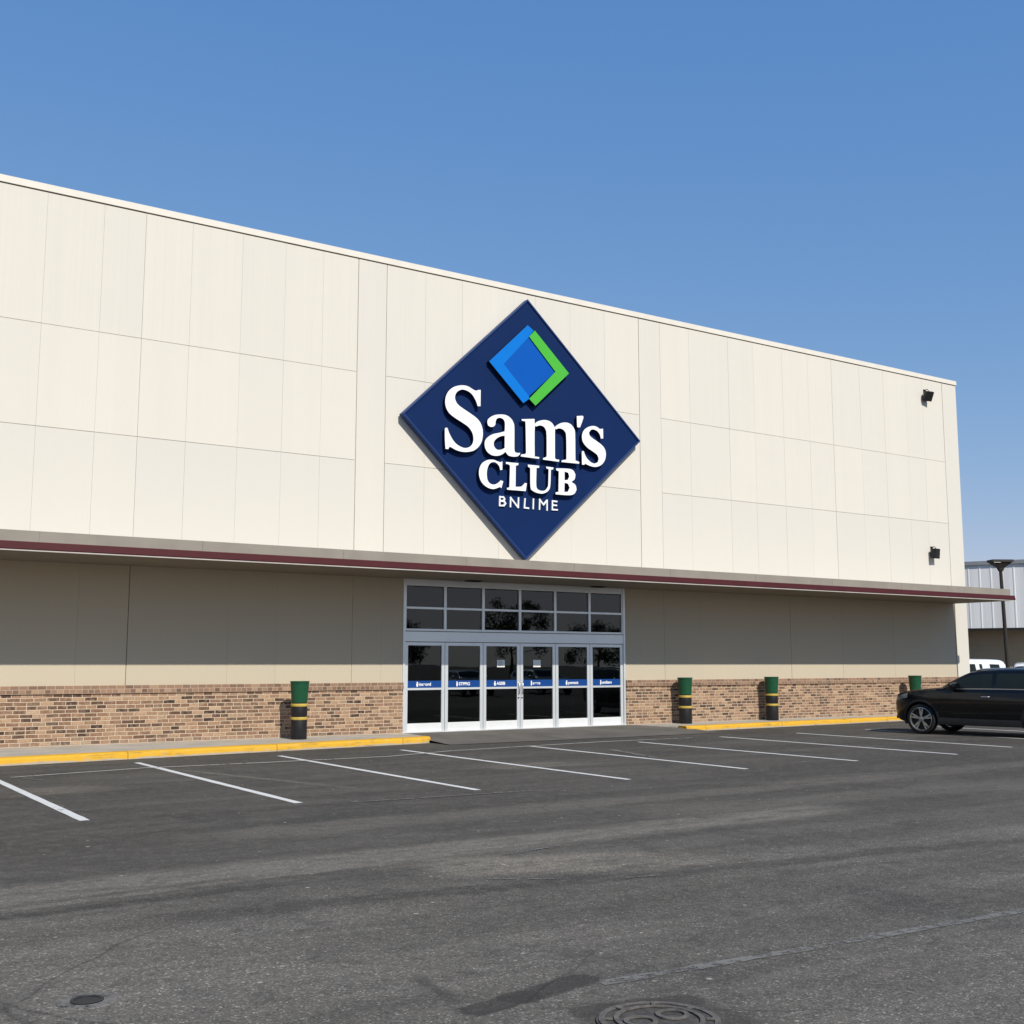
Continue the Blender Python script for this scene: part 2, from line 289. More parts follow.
    def vm(op, a, b_=None, s=None):
        nd = w.n('ShaderNodeVectorMath', operation=op); w.put(nd.inputs[0], a)
        if b_ is not None: w.put(nd.inputs[1], b_)
        if s is not None: w.put(nd.inputs['Scale'], s)
        return nd
    edge = w.math('MULTIPLY_ADD', w.noise(v, 7, 5, .75), .16, -.08)
    def capsule(ax, ay, bx, by, r, soft):
        ba = (bx-ax, by-ay, 0.); L2 = ba[0]**2+ba[1]**2; pa = vm('SUBTRACT', flat.outputs[0], (ax, ay, 0.)).outputs[0]
        h = w.math('DIVIDE', vm('DOT_PRODUCT', pa, ba).outputs['Value'], L2, clamp=True)
        q = vm('SCALE', ba, None, h).outputs[0]; d_ = vm('LENGTH', vm('SUBTRACT', pa, q).outputs[0]).outputs['Value']
        return w.smooth(w.math('ADD', d_, edge), r, r-soft)
    for m_, amt, c_ in ((capsule(3.26, -19.13, 3.62, -19.05, .105, .03), .85, (.056,.052,.047)), (capsule(3.55, -19.06, 4.04, -18.96, .125, .03), .85, (.054,.050,.045)),
                        (capsule(3.29, -18.48, 3.24, -18.92, .09, .10), .75, (.062,.057,.051)), (capsule(3.72, -19.45, 4.26, -19.58, .13, .05), .75, (.056,.052,.047)), (capsule(3.90, -19.79, 3.95, -19.84, .42, .06), .6, (.062,.057,.051)),
                        (capsule(1.62, -17.88, 1.67, -17.87, .17, .06), .45, (.19,.175,.15))):
        col = w.mix(w.math('MULTIPLY', m_, amt), col, w.mix(.35, c_, w.mix(1., c_, chip, 'MULTIPLY')))
    # hairline cracks
    crk = w.voro(wv, .42, 'Distance', 'DISTANCE_TO_EDGE')
    col = w.mix(w.math('MULTIPLY', w.ramp(crk, [(0., 1.), (.006, 0.)]), w.math('MULTIPLY', w.ramp(big, [(.5, 0.), (.6, 1.)]), .5)), col, (.025,.025,.025))
    w.set(col, .92, 0, .08)
    w.bump(w.math('ADD', w.math('MULTIPLY', ch.outputs['Distance'], -1.), w.math('MULTIPLY', small, 2.)), .4, .006)
    return w.m
def worn_paint(name, c, wear=.5, scale=7, rough=.7):
    """road paint that has rubbed away in patches: bare gaps let the asphalt show"""
    w = NB(name); v = w.coord()
    n1 = w.noise(v, scale, 6, .75); n2 = w.noise(v, 1.3, 3); n3 = w.noise(v, 60, 3, .6)
    f = w.math('ADD', w.math('MULTIPLY', n1, .6), w.math('MULTIPLY_ADD', n2, .25, w.math('MULTIPLY', n3, .2)))
    w.set(w.mix(n1, tuple(x*.86 for x in c), c), rough, 0, .3)
    w.put(w.b.inputs['Alpha'], w.ramp(f, [(wear-.06, 0.), (wear+.05, 1.)]))
    return w.m
def kerb_mat():
    w = NB('kerb_yellow_paint'); v = w.coord(); x, y, z = w.sep(v)
    n = w.noise(v, 6, 6, .7); n2 = w.noise(w.mapping(v, (1, 1, 3)), 1.6, 4)
    yel = w.mix(n, (.60,.32,.022), (.74,.42,.035))
    edge = w.math('ADD', z, w.math('MULTIPLY_ADD', n2, .11, -.055))
    wear = w.math('MAXIMUM', w.smooth(edge, .018, .04, 1, 0), w.ramp(w.math('MULTIPLY_ADD', n, .6, w.math('MULTIPLY', n2, .4)), [(.565, 0.), (.64, .8)]))
    col = w.mix(wear, yel, w.mix(n, (.34,.29,.23), (.50,.42,.31)))
    col = w.mix(w.math('MULTIPLY', w.ramp(w.noise(v, 2.3, 5, .7), [(.55, 0.), (.7, 1.)]), .35), col, (.25,.17,.06))
    scuff = w.math('MULTIPLY', w.ramp(w.noise(w.mapping(v, (.9, 1, 9)), 1.7, 5, .7), [(.56, 0.), (.66, 1.)]), .5)
    col = w.mix(scuff, col, (.10,.075,.04))
    jt = w.math('LESS_THAN', w.math('FRACT', w.math('MULTIPLY', x, .328)), .004)
    col = w.mix(w.math('MULTIPLY', jt, .85), col, (.06,.05,.035))
    w.set(col, .75, 0, .3); w.bump(w.noise(v, 50, 3), .2, .005); return w.m
def glass_mat(name, tint, boost=1.7):
    w = NB(name); t = w.n('ShaderNodeBsdfTransparent'); t.inputs[0].default_value = (*tint, 1)
    g = w.n('ShaderNodeBsdfGlossy'); g.inputs['Roughness'].default_value = .012; g.inputs[0].default_value = (.92,.96,.95,1)
    wob = w.n('ShaderNodeBump'); w.put(wob.inputs['Height'], w.noise(w.coord(), .9, 2)); wob.inputs['Strength'].default_value = .02; wob.inputs['Distance'].default_value = .06
    w.t.links.new(wob.outputs[0], g.inputs['Normal'])
    fr = w.n('ShaderNodeFresnel'); fr.inputs[0].default_value = 1.5
    mx = w.n('ShaderNodeMixShader'); w.put(mx.inputs[0], w.math('MULTIPLY', fr.outputs[0], boost, clamp=True)); w.put(mx.inputs[1], t.outputs[0]); w.put(mx.inputs[2], g.outputs[0])
    w.t.links.new(mx.outputs[0], w.out.inputs[0]); return w.m
def leaf_mat():
    w = NB('leaf'); v = w.coord()
    w.set(w.mix(w.ramp(w.noise(v, 1.4, 3), [(.35, 0.), (.65, 1.)]), (.035,.06,.018), (.085,.12,.035)), .6, 0, .3); return w.m
def corrugated_mat():
    w = NB('weathered_sheet_metal'); v = w.coord(); x, y, z = w.sep(v)
    st = w.noise(w.mapping(v, (1.3, 1.3, .05)), 1., 4, .6)
    w.set(w.mix(w.ramp(st, [(.35, 0.), (.65, 1.)]), (.64,.635,.62), (.80,.79,.77)), .55, 0, .4); return w.m

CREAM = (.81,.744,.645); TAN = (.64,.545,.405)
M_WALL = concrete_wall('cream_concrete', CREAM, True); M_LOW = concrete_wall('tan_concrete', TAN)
M_JOINT = paint('joint_sealant', (.50,.45,.37), .9)
M_JOINT_LOW = paint('joint_sealant_dark', (.24,.21,.17), .9)
M_COPING = paint('cream_sheet_coping', (.735,.685,.60), .6, .04)
M_BRICK = brick_mat(); M_CAP = cap_brick_mat()
M_FASCIA = paint('taupe_fascia', (.275,.245,.205), .7, .10, 1.5); M_RED = paint('oxblood_trim', (.075,.013,.015), .5, .12, 2)
M_DRIP = paint('pale_drip_edge', (.48,.44,.40), .6); M_SOFFIT = paint('grey_soffit', (.215,.19,.155), .8, .08, 1.2)
M_ALU = paint('pale_aluminium', (.84,.86,.86), .32, .03, 2, .5, .5); M_KICK = paint('brushed_kick_plate', (.70,.71,.71), .35, .06, 2)
M_GLASS = glass_mat('storefront_glass', (.22,.25,.25), 1.25); M_TRANSOM = glass_mat('transom_glass', (.14,.16,.16), 1.25)
M_BAND = paint('blue_decal', (.006,.055,.235), .4, .05); M_WHITE = paint('white_acrylic', (.86,.86,.86), .35, .02)
M_PAPER = paint('paper', (.90,.90,.89), .8, .03); M_INK = paint('grey_ink', (.35,.35,.36), .8)
M_NAVY = paint('navy_sign_face', (.0048,.0205,.088), .6, .06, .8, 0, .1); M_RIM = paint('blue_sign_rim', (.006,.032,.135), .5, .06)
M_RETURN = paint('dark_letter_return', (.006,.010,.028), .6)
M_EMB1 = paint('bright_blue_acrylic', (.003,.17,.60), .5, .03, 3, 0, .12); M_EMB2 = paint('royal_blue_acrylic', (.002,.090,.42), .5, .03, 3, 0, .12); M_EMB3 = paint('lime_green_acrylic', (.075,.44,.05), .5, .03, 3, 0, .12)
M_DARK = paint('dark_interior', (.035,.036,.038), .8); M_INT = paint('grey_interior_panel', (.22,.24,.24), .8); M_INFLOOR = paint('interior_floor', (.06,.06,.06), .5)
M_BLACKMETAL = paint('black_metal', (.012,.011,.011), .5, .2, 8); M_POLE = paint('bronze_pole', (.035,.03,.026), .55)
M_LENS = paint('lamp_lens', (.62,.62,.58), .25)
M_BOLL = paint('black_plastic', (.013,.013,.015), .5, .25, 6, bump=.1); M_GREEN = paint('green_plastic', (.011,.075,.034), .38, .15, 5); M_YBAND = paint('faded_yellow_band', (.50,.36,.07), .55, .15, 9)
M_ASPH = asphalt_mat(); M_PAINT = worn_paint('white_road_paint', (.66,.655,.63), .405); M_FAINT = worn_paint('rubbed_white_paint', (.56,.54,.49), .46); M_GHOST = worn_paint('ghost_paint', (.185,.175,.158), .505, 12)
def feathered(name, c):
    w = NB(name); v = w.coord(); core = w.n('ShaderNodeAttribute', attribute_name='core').outputs['Fac']
    n = w.noise(v, 16, 5, .7); w.set(w.mix(w.noise(v, 7, 5, .7), tuple(q*.8 for q in c), tuple(q*1.25 for q in c)), .92, 0, .08)
    w.put(w.b.inputs['Alpha'], w.smooth(w.math('MULTIPLY_ADD', n, .9, w.math('SUBTRACT', core, .45)), .15, .75, 0, .92)); w.bump(w.noise(v, 70, 3), .35, .004); return w.m
M_KERB = kerb_mat()
M_CONC = paint('pavement_concrete', (.40,.365,.32), .9, .14, 1.4, 0, .2, bump=.25); M_APRON = paint('stained_concrete', (.125,.115,.104), .9, .25, .9, 0, .2, bump=.25)
M_PATCH = worn_paint('fresh_asphalt_patch', (.062,.057,.051), .38, 3, .9); M_SMEAR = worn_paint('tar_smear', (.066,.060,.053), .46, 2.5); M_IRON = paint('worn_iron', (.072,.066,.06), .8, .4, 18, 0, .15); M_IRONHI = paint('polished_iron_edge', (.12,.11,.097), .75, .4, 25, 0, .15)
M_MORTAR_RING = worn_paint('concrete_collar', (.17,.16,.145), .5, 8)
M_METAL = corrugated_mat(); M_GREYCAP = paint('grey_eave', (.24,.25,.26), .6); M_BROWN = paint('brown_recess_wall', (.42,.315,.20), .85, .12, .6)
M_CARBLK = paint('black_car_paint', (.0022,.0028,.0034), .24, .1, 2, 0, .3, .3); M_CARWHT = paint('white_car_paint', (.74,.75,.76), .28, .03, 2, 0, .5, .8); M_CARSIL = paint('silver_car_paint', (.40,.41,.42), .25, .05, 2, .5, .5, 1.0)
M_CARGLASS = paint('car_glass', (.016,.022,.020), .08, .1, 2, 0, .18); M_TRIM = paint('matte_black_trim', (.014,.014,.014), .65, .2, 6); M_CHROME = paint('chrome', (.62,.62,.62), .32, .05, 3, 1.)
M_TYRE = paint('tyre_rubber', (.014,.014,.014), .8, .2, 12); M_RIMMETAL = paint('alloy_rim', (.50,.50,.50), .28, .08, 4, .85); M_LAMP = paint('headlamp_lens', (.16,.16,.155), .1, .2, 9); M_RED_LAMP = paint('tail_lamp', (.22,.01,.01), .15)
M_LEAF = leaf_mat(); M_BARK = paint('bark', (.10,.075,.05), .9, .25, 6, bump=.5)
# ------------------------------------------------------------------ camera, light, sky
cam = bpy.data.cameras.new('camera'); cam.lens = 1150.8/1024*36; cam.sensor_width = 36; cam.sensor_height = 36; cam.clip_end = 3000
co = link(bpy.data.objects.new('camera', cam)); co.location = (0, -24.336, 1.75); co.rotation_euler = (R(90+7.511), 0, R(-33.6595)); scene.camera = co
SUN = Vector((.03, 1, -.905)).normalized()                      # the way the light travels: square on to the front
sl = bpy.data.lights.new('sun', 'SUN'); sl.energy = 4.6; sl.angle = R(.53); sl.color = (1, .945, .84)
so = link(bpy.data.objects.new('sun', sl)); so.rotation_euler = SUN.to_track_quat('-Z', 'Y').to_euler(); so.location = (0, -40, 40)
w = bpy.data.worlds.new('World'); scene.world = w; w.use_nodes = True; nt = w.node_tree
sky = nt.nodes.new('ShaderNodeTexSky'); sky.sky_type = 'NISHITA'; sky.sun_disc = False
sky.sun_elevation = math.asin(-SUN.z); sky.sun_rotation = math.atan2(-SUN.x, -SUN.y); sky.altitude = 0; sky.air_density = 1.0; sky.dust_density = 0; sky.ozone_density = 4.0
bg = nt.nodes['Background']; bg.inputs[1].default_value = .10
graded = []
# grade of the sky itself: deeper blue overhead, less glare low down
sp = nt.nodes.new('ShaderNodeSeparateColor'); cb = nt.nodes.new('ShaderNodeCombineColor'); nt.links.new(sky.outputs[0], sp.inputs[0])
for i, (K, g) in enumerate(((.80, .90), (.635, .56), (.73, .28))):
    a = nt.nodes.new('ShaderNodeMath'); a.operation = 'MULTIPLY'; a.inputs[1].default_value = .12; nt.links.new(sp.outputs[i], a.inputs[0])
    b = nt.nodes.new('ShaderNodeMath'); b.operation = 'POWER'; b.inputs[1].default_value = g; nt.links.new(a.outputs[0], b.inputs[0])
    c = nt.nodes.new('ShaderNodeMath'); c.operation = 'MULTIPLY'; c.inputs[1].default_value = K*10; nt.links.new(b.outputs[0], c.inputs[0]); graded.append(c.outputs[0])
mn = nt.nodes.new('ShaderNodeMath'); mn.operation = 'MINIMUM'; nt.links.new(graded[0], mn.inputs[0]); nt.links.new(graded[1], mn.inputs[1])
for i, o_ in enumerate((mn.outputs[0], graded[1], graded[2])): nt.links.new(o_, cb.inputs[i])
nt.links.new(cb.outputs[0], bg.inputs[0])
vs = scene.view_settings; vs.view_transform = 'Standard'; vs.look = 'None'; vs.gamma = 1; vs.exposure = 0; vs.use_curve_mapping = False

# ------------------------------------------------------------------ ground
def sheet(name, pts, z, mat, kind='structure', label=None):
    bm = bmesh.new(); bm.faces.new([bm.verts.new((x, y, z)) for x, y in pts]); return tag(obj(name, bm, mat), kind=kind)
sheet('asphalt_ground', [(-700,-700), (900,-700), (900,900), (-700,900)], 0, M_ASPH)
def strip(bm, pts, wd, z, jit=0):
    P = [Vector((x, y)) for x, y in pts]; q = []
    for i, a in enumerate(P):
        d = (P[min(i+1, len(P)-1)]-P[max(i-1, 0)]).normalized(); nrm = Vector((-d.y, d.x))*wd*.5*(1+rnd.uniform(-jit, jit)); q.append((a+nrm, a-nrm))
    vv = [(bm.verts.new((a.x, a.y, z)), bm.verts.new((b.x, b.y, z))) for a, b in q]
    for a, b in zip(vv, vv[1:]): bm.faces.new((a[0], a[1], b[1], b[0]))
def sub(a, b, n): return [(a[0]+(b[0]-a[0])*i/n, a[1]+(b[1]-a[1])*i/n) for i in range(n+1)]
stalls = [(.64,-3.3,-10.5), (3.375,-3.35,-10.62), (6.03,-3.22,-10.42), (8.74,-3.17,-10.40), (11.40,-3.14,-10.43), (14.21,-3.6,-10.15), (17.0,-3.95,-10.1), (19.85,-3.6,-10.16), (22.5,-3.6,-9.6), (25.25,-3.5,-10.1), (28.0,-3.4,-10.1), (30.7,-3.3,-10.0)]
for i, (x, ya, yb) in enumerate(stalls):
    bm = bmesh.new(); strip(bm, sub((x, ya), (x+rnd.uniform(-.03, .03), yb), 24), .115, .004, .08); tag(obj('parking_line', bm, M_PAINT), kind='structure')
bm = bmesh.new(); strip(bm, [(3.62,-4.89), (5.78,-4.40), (8.0,-4.5), (10.4,-4.5), (12.1,-3.95), (14.2,-3.7), (16.3,-3.48), (19.0,-3.54)], .075, .008, .3); tag(obj('row_line', bm, M_FAINT), kind='structure')
bm = bmesh.new(); strip(bm, [(3.62,-4.9), (3.95,-5.6)], .05, .008); strip(bm, sub((6.6,-10.75), (9.3,-10.9), 6), .07, .008, .4); strip(bm, sub((15.0,-5.5), (14.4,-7.6), 6), .16, .008, .3)
tag(obj('old_line', bm, M_GHOST), kind='structure')
bm = bmesh.new(); strip(bm, sub((4.08,-19.09), (5.2,-19.15), 8) + sub((5.3,-19.165), (9.6,-19.35), 20), .085, .004, .3); tag(obj('worn_lane_line', bm, M_GHOST), kind='structure')
for A_, B_ in (((5.22, -16.14), (5.72, -16.47)), ((6.2, -16.72), (6.62, -16.82)), ((6.0, -15.2), (6.75, -15.05))):
    bm = bmesh.new(); strip(bm, sub(A_, B_, 4), .028, .008, .2); tag(obj('paint_scrap', bm, M_GHOST), kind='structure')
def blob(name, pts, z, mat, n=10, jit=.05, th=0):
    P = crm(pts, n, R(100)); bm = bmesh.new(); c = sum(P, Vector((0, 0)))/len(P)
    vv = []
    for q in P:
        s = 1 + rnd.uniform(-jit, jit); q = c+(q-c)*s; vv.append((q.x, q.y))
    bm.faces.new([bm.verts.new((x, y, z)) for x, y in vv]); bmesh.ops.triangulate(bm, faces=bm.faces[:]); bm.normal_update()
    for f in bm.faces:
        if f.normal.z < 0: f.normal_flip()
    return tag(obj(name, bm, mat), kind='structure')
# covers set into the asphalt
mh = thing('manhole_cover', 'round worn iron manhole cover in a dark square asphalt patch at the bottom edge', 'manhole cover', (3.90, -19.79, 0))
bm = bmesh.new(); lathe(bm, [(.30,.012), (.30,.0165), (.27,.0165), (.27,.012)], 48, closed=True); lathe(bm, [(.225,.014), (.225,.020), (.20,.020), (.20,.014)], 40, closed=True)
for sx in (-.12, .12): lathe(bm, [(.085,.014), (.085,.021), (.06,.021), (.06,.014)], 24, mat=Matrix.Translation((sx*.85, .02, 0)), closed=True)
for k in range(8): box(bm, .23, .285, -.010, .010, .014, .020, mat=Matrix.Rotation(k*math.pi/4+.2, 4, 'Z'))
obj('raised_ring', bm, M_IRONHI, mh)
bm = bmesh.new(); lathe(bm, [(.312,.001), (.312,.010), (.0001,.011)], 48); obj('lid', bm, M_IRON, mh)
vc = thing('valve_cover', 'small dark oval iron valve cover sunk in pale concrete collar', 'utility cover', (1.64, -17.87, 0)); vc.scale = (.8, .8, 1)
bm = bmesh.new(); lathe(bm, [(.19,.001), (.185,.006), (.11,.008)], 36); obj('concrete_collar', bm, M_MORTAR_RING, vc)
bm = bmesh.new(); lathe(bm, [(.105,.002), (.105,.013), (.085,.013), (.08,.009), (.0001,.009)], 32); obj('lid', bm, M_BLACKMETAL, vc)

# pavements and kerbs
SW = .13
def kerb_front(x): return -2.62+.108*(x-3.9) if x < 14 else (-1.56+.058*(x-20.7))
def kerb(name, xs, ends):
    """kerb stone: rounded nose, yellow paint over face and top edge"""
    bm = bmesh.new(); rings = []
    for x, y in xs:
        rings.append([(x, y, -.05), (x, y+.012, .085), (x, y+.022, .112), (x, y+.05, SW+.002), (x, y+.12, SW+.004), (x, y+.32, SW+.004), (x, y+.34, -.05)])
    loft(bm, rings); bmesh.ops.recalc_face_normals(bm, faces=bm.faces[:]); return tag(obj(name, bm, M_KERB, None, 40), kind='structure')
xs = [-24+i*.5 for i in range(74)]
L = [(x, kerb_front(x)+rnd.uniform(-.006, .006)) for x in xs if x < 12.7] + [(12.78, -1.65), (12.92, -1.60), (13.02, -1.50)]
kerb('yellow_kerb', L, 0)
Rk = [(20.72, -1.46), (20.82, -1.53), (21.0, -1.545)] + [(x, kerb_front(x)+rnd.uniform(-.006, .006)) for x in [21.4+i*.5 for i in range(28)]]
kerb('yellow_kerb', Rk, 0)
bm = bmesh.new(); prism(bm, [(-24, kerb_front(-24)+.33), (12.75, kerb_front(12.75)+.33), (13.0, -1.2), (13.05, -.9), (13.1, -.02), (13.1, .02), (-24, .02)], -.05, SW); tag(obj('pavement', bm, M_CONC), kind='structure')
bm = bmesh.new(); prism(bm, [(20.75, -1.15), (21.4, kerb_front(21.4)+.33), (34.9, kerb_front(34.9)+.33), (34.97, .02), (19.9, .02), (19.9, -.03), (20.6, -.9)], -.05, SW); tag(obj('pavement', bm, M_CONC), kind='structure')
# entrance apron: slopes from the lot up to the door sill, wings feather into the pavements
bm = bmesh.new(); NX, NY = 40, 14; g = []
for i in range(NX+1):
    x = 12.95+(20.95-12.95)*i/NX; row = []
    for j in range(NY+1):
        t = j/NY; y = -2.5+2.6*t; zz = .010+(SW-.012)*min(1, max(0, (y+2.4)/2.15))
        row.append(bm.verts.new((x, y, zz)))
    g.append(row)
for i in range(NX):
    for j in range(NY): bm.faces.new((g[i][j], g[i+1][j], g[i+1][j+1], g[i][j+1]))
tag(obj('entrance_apron', bm, M_APRON, None, True), kind='structure')

# ------------------------------------------------------------------ the store
ST = thing('warehouse_store', 'cream concrete warehouse store with brick base, red edged canopy and glass entrance', 'store', (20, 0, 0))
def P(o):                                                          # children keep world coordinates
    o.location = o.location - Vector((20, 0, 0)); return o
XL, XR, TOP = -22.0, 34.98, 11.62
cols = [-21.9, -20.8, -19.6, -18.5, -17.4, -16.2, -15.1, -14.35, -13.2, -12.1, -10.9, -9.8, -8.6, -7.5, -6.4, -5.6, -4.5, -3.4, -2.2, -1.1, .05, 1.2, 2.4, 3.5, 4.64, 5.79, 6.67, 7.70, 8.86, 9.90, 10.85, 11.76, 12.53, 13.62, 14.69, 15.8, 16.95, 18.1, 19.27, 20.50, 21.29, 22.4, 23.96, 25.02, 26.26, 27.42, 28.52, 29.87, 31.06, 32.2, 33.1, 34.20, XR]
main = {-14.35: .022, -5.6: .012, 11.76: .022, 12.53: .014, 20.50: .018, 34.20: .020, 28.52: .009, 26.26: .006, 31.06: .006, 6.67: .006, 21.29: .006, 23.96: .006}
rows = [(4.0, 6.52), (6.52, 8.66), (8.66, 11.46)]
def panels(name, cols, rows, wide, mat, y0, gapz, solid=(), seed=3, parent=ST, faint=.0028, skip=.0):
    rr = random.Random(seed); bm = bmesh.new(); lay = bm.faces.layers.float.new('tint')
    for a, b in zip(cols, cols[1:]):
        one = any(abs(a-s) < .01 for s in solid)
        for k, (z0, z1) in enumerate(([(rows[0][0], rows[-1][1])] if one else rows)):
            ga, gb = wide.get(a, faint if rr.random() > skip else .003), wide.get(b, faint)
            top = 0 if z1 == rows[-1][1] else gapz/2; bot = 0 if z0 == rows[0][0] else gapz/2
            fs = box(bm, a+ga/2, b-gb/2, y0+rr.uniform(-.0015, .0015), y0+.03, z0+bot, z1-top); t = (.06, .42, .5)[k]*.6+rr.uniform(-.05, .12)
            if one: t = .2
            for f in fs: f[lay] = t
    return P(obj(name, bm, mat, parent))
up = panels('upper_wall', cols, rows, main, M_WALL, 0, .010, (11.76, 20.50, 34.20))
bm = bmesh.new(); box(bm, XL, XR-.004, .022, .06, 4.0, 11.46); obj('panel_joint', bm, M_JOINT, up)
# parapet coping
bm = bmesh.new(); box(bm, XL-.04, XR+.025, -.030, .40, 11.475, TOP); P(obj('coping', bm, M_COPING, ST, bevel=.008))
bm = bmesh.new(); box(bm, XL, XR, -.002, .30, 11.455, 11.476); P(obj('coping_shadow_gap', bm, M_JOINT_LOW, ST))
# lower walls, brick base
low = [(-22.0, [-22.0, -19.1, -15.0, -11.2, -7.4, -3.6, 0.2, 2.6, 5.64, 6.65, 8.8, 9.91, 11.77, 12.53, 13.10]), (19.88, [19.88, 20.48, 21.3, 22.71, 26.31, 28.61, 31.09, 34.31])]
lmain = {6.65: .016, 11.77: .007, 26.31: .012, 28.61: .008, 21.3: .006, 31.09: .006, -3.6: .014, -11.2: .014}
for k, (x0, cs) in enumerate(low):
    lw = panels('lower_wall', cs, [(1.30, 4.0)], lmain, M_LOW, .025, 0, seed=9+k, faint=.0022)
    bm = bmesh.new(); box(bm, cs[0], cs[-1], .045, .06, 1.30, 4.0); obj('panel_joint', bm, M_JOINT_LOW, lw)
    xb = 34.98 if k else 13.10
    bm = bmesh.new(); box(bm, cs[0], 34.30 if k else xb, -.02, .06, -.02, 1.150); P(obj('brick_base', bm, M_BRICK, ST))
    bm = bmesh.new(); box(bm, cs[0], 34.30 if k else xb, -.052, .06, 1.152, 1.31); P(obj('brick_ledge', bm, M_CAP, ST, bevel=.008))
bm = bmesh.new(); box(bm, 34.33, XR, -.003, .06, -.02, 4.0); P(obj('corner_pier', bm, M_WALL, ST, bevel=.01))
# mass of the building behind the skin
bm = bmesh.new(); box(bm, XL, 13.0, .062, 45, -.02, 11.4); box(bm, 20.0, XR-.006, .062, 45, -.02, 11.4); box(bm, 13.0, 20.0, 6.2, 45, -.02, 11.4); box(bm, 13.0, 20.0, .062, 6.2, 3.80, 11.4)
P(obj('side_walls_and_roof', bm, M_COPING, ST))
# canopy
cn = None
bm = bmesh.new(); box(bm, XL, 34.28, -2.12, .02, 3.80, 4.155); cn = P(obj('canopy', bm, M_FASCIA, ST, bevel=.006))
bm = bmesh.new(); box(bm, XL, 34.27, -2.20, .022, 3.775, 3.797); obj('soffit', bm, M_SOFFIT, cn)
bm = bmesh.new(); rings = []
for x in (XL, 34.37): rings.append([(x, -2.121, 3.792), (x, -2.215, 3.792), (x, -2.245, 3.81), (x, -2.245, 3.865), (x, -2.228, 3.870), (x, -2.228, 3.935), (x, -2.21, 3.945), (x, -2.121, 3.945)])
loft(bm, rings); bmesh.ops.recalc_face_normals(bm, faces=bm.faces[:]); obj('red_trim', bm, M_RED, cn)
bm = bmesh.new(); box(bm, XL, 34.33, -2.238, -2.195, 3.772, 3.793); obj('drip_edge', bm, M_DRIP, cn)
for x in [-20+3.05*i for i in range(18)]:
    bm = bmesh.new(); box(bm, x, x+.012, -2.124, -2.10, 3.95, 4.152); obj('fascia_joint', bm, M_JOINT_LOW, cn)
# entrance
EN = [13.16, 14.27, 15.37, 16.475, 17.58, 18.70, 19.82]
bm = bmesh.new()
box(bm, 13.10, 13.155, .0, .14, SW, 3.775); box(bm, 19.825, 19.88, .0, .14, SW, 3.775)          # jambs
box(bm, 13.155, 19.825, .022, .13, 2.27, 2.53)                                                    # header panel
box(bm, 13.155, 19.825, .03, .13, 3.67, 3.775); 
P(obj('entrance_frame', bm, M_ALU, ST, bevel=.004))
bm = bmesh.new(); box(bm, 13.156, 19.824, .018, .0225, 2.515, 2.535); box(bm, 13.156, 19.824, .018, .0225, 2.268, 2.280); P(obj('header_reveal', bm, M_JOINT_LOW, ST))
tw = bmesh.new(); zt0, ztm, zt1 = 2.535, 3.085, 3.668
for x in EN: box(tw, max(13.157, x-.035), min(19.823, x+.035), .028, .11, zt0+.052, zt1-.052)
for z in (zt0, zt1-.05): box(tw, 13.157, 19.823, .030, .112, z, z+.05)
for a, b in zip(EN, EN[1:]): box(tw, a+.036, b-.036, .031, .108, ztm-.025, ztm+.025)
tf = P(obj('transom_window', tw, M_ALU, ST))
for a, b in zip(EN, EN[1:]):
    for z0, z1 in ((zt0+.045, ztm-.02), (ztm+.02, zt1-.045)):
        bm = bmesh.new(); box(bm, a+.032, b-.032, .066, .074, z0, z1); obj('pane', bm, M_TRANSOM, tf)
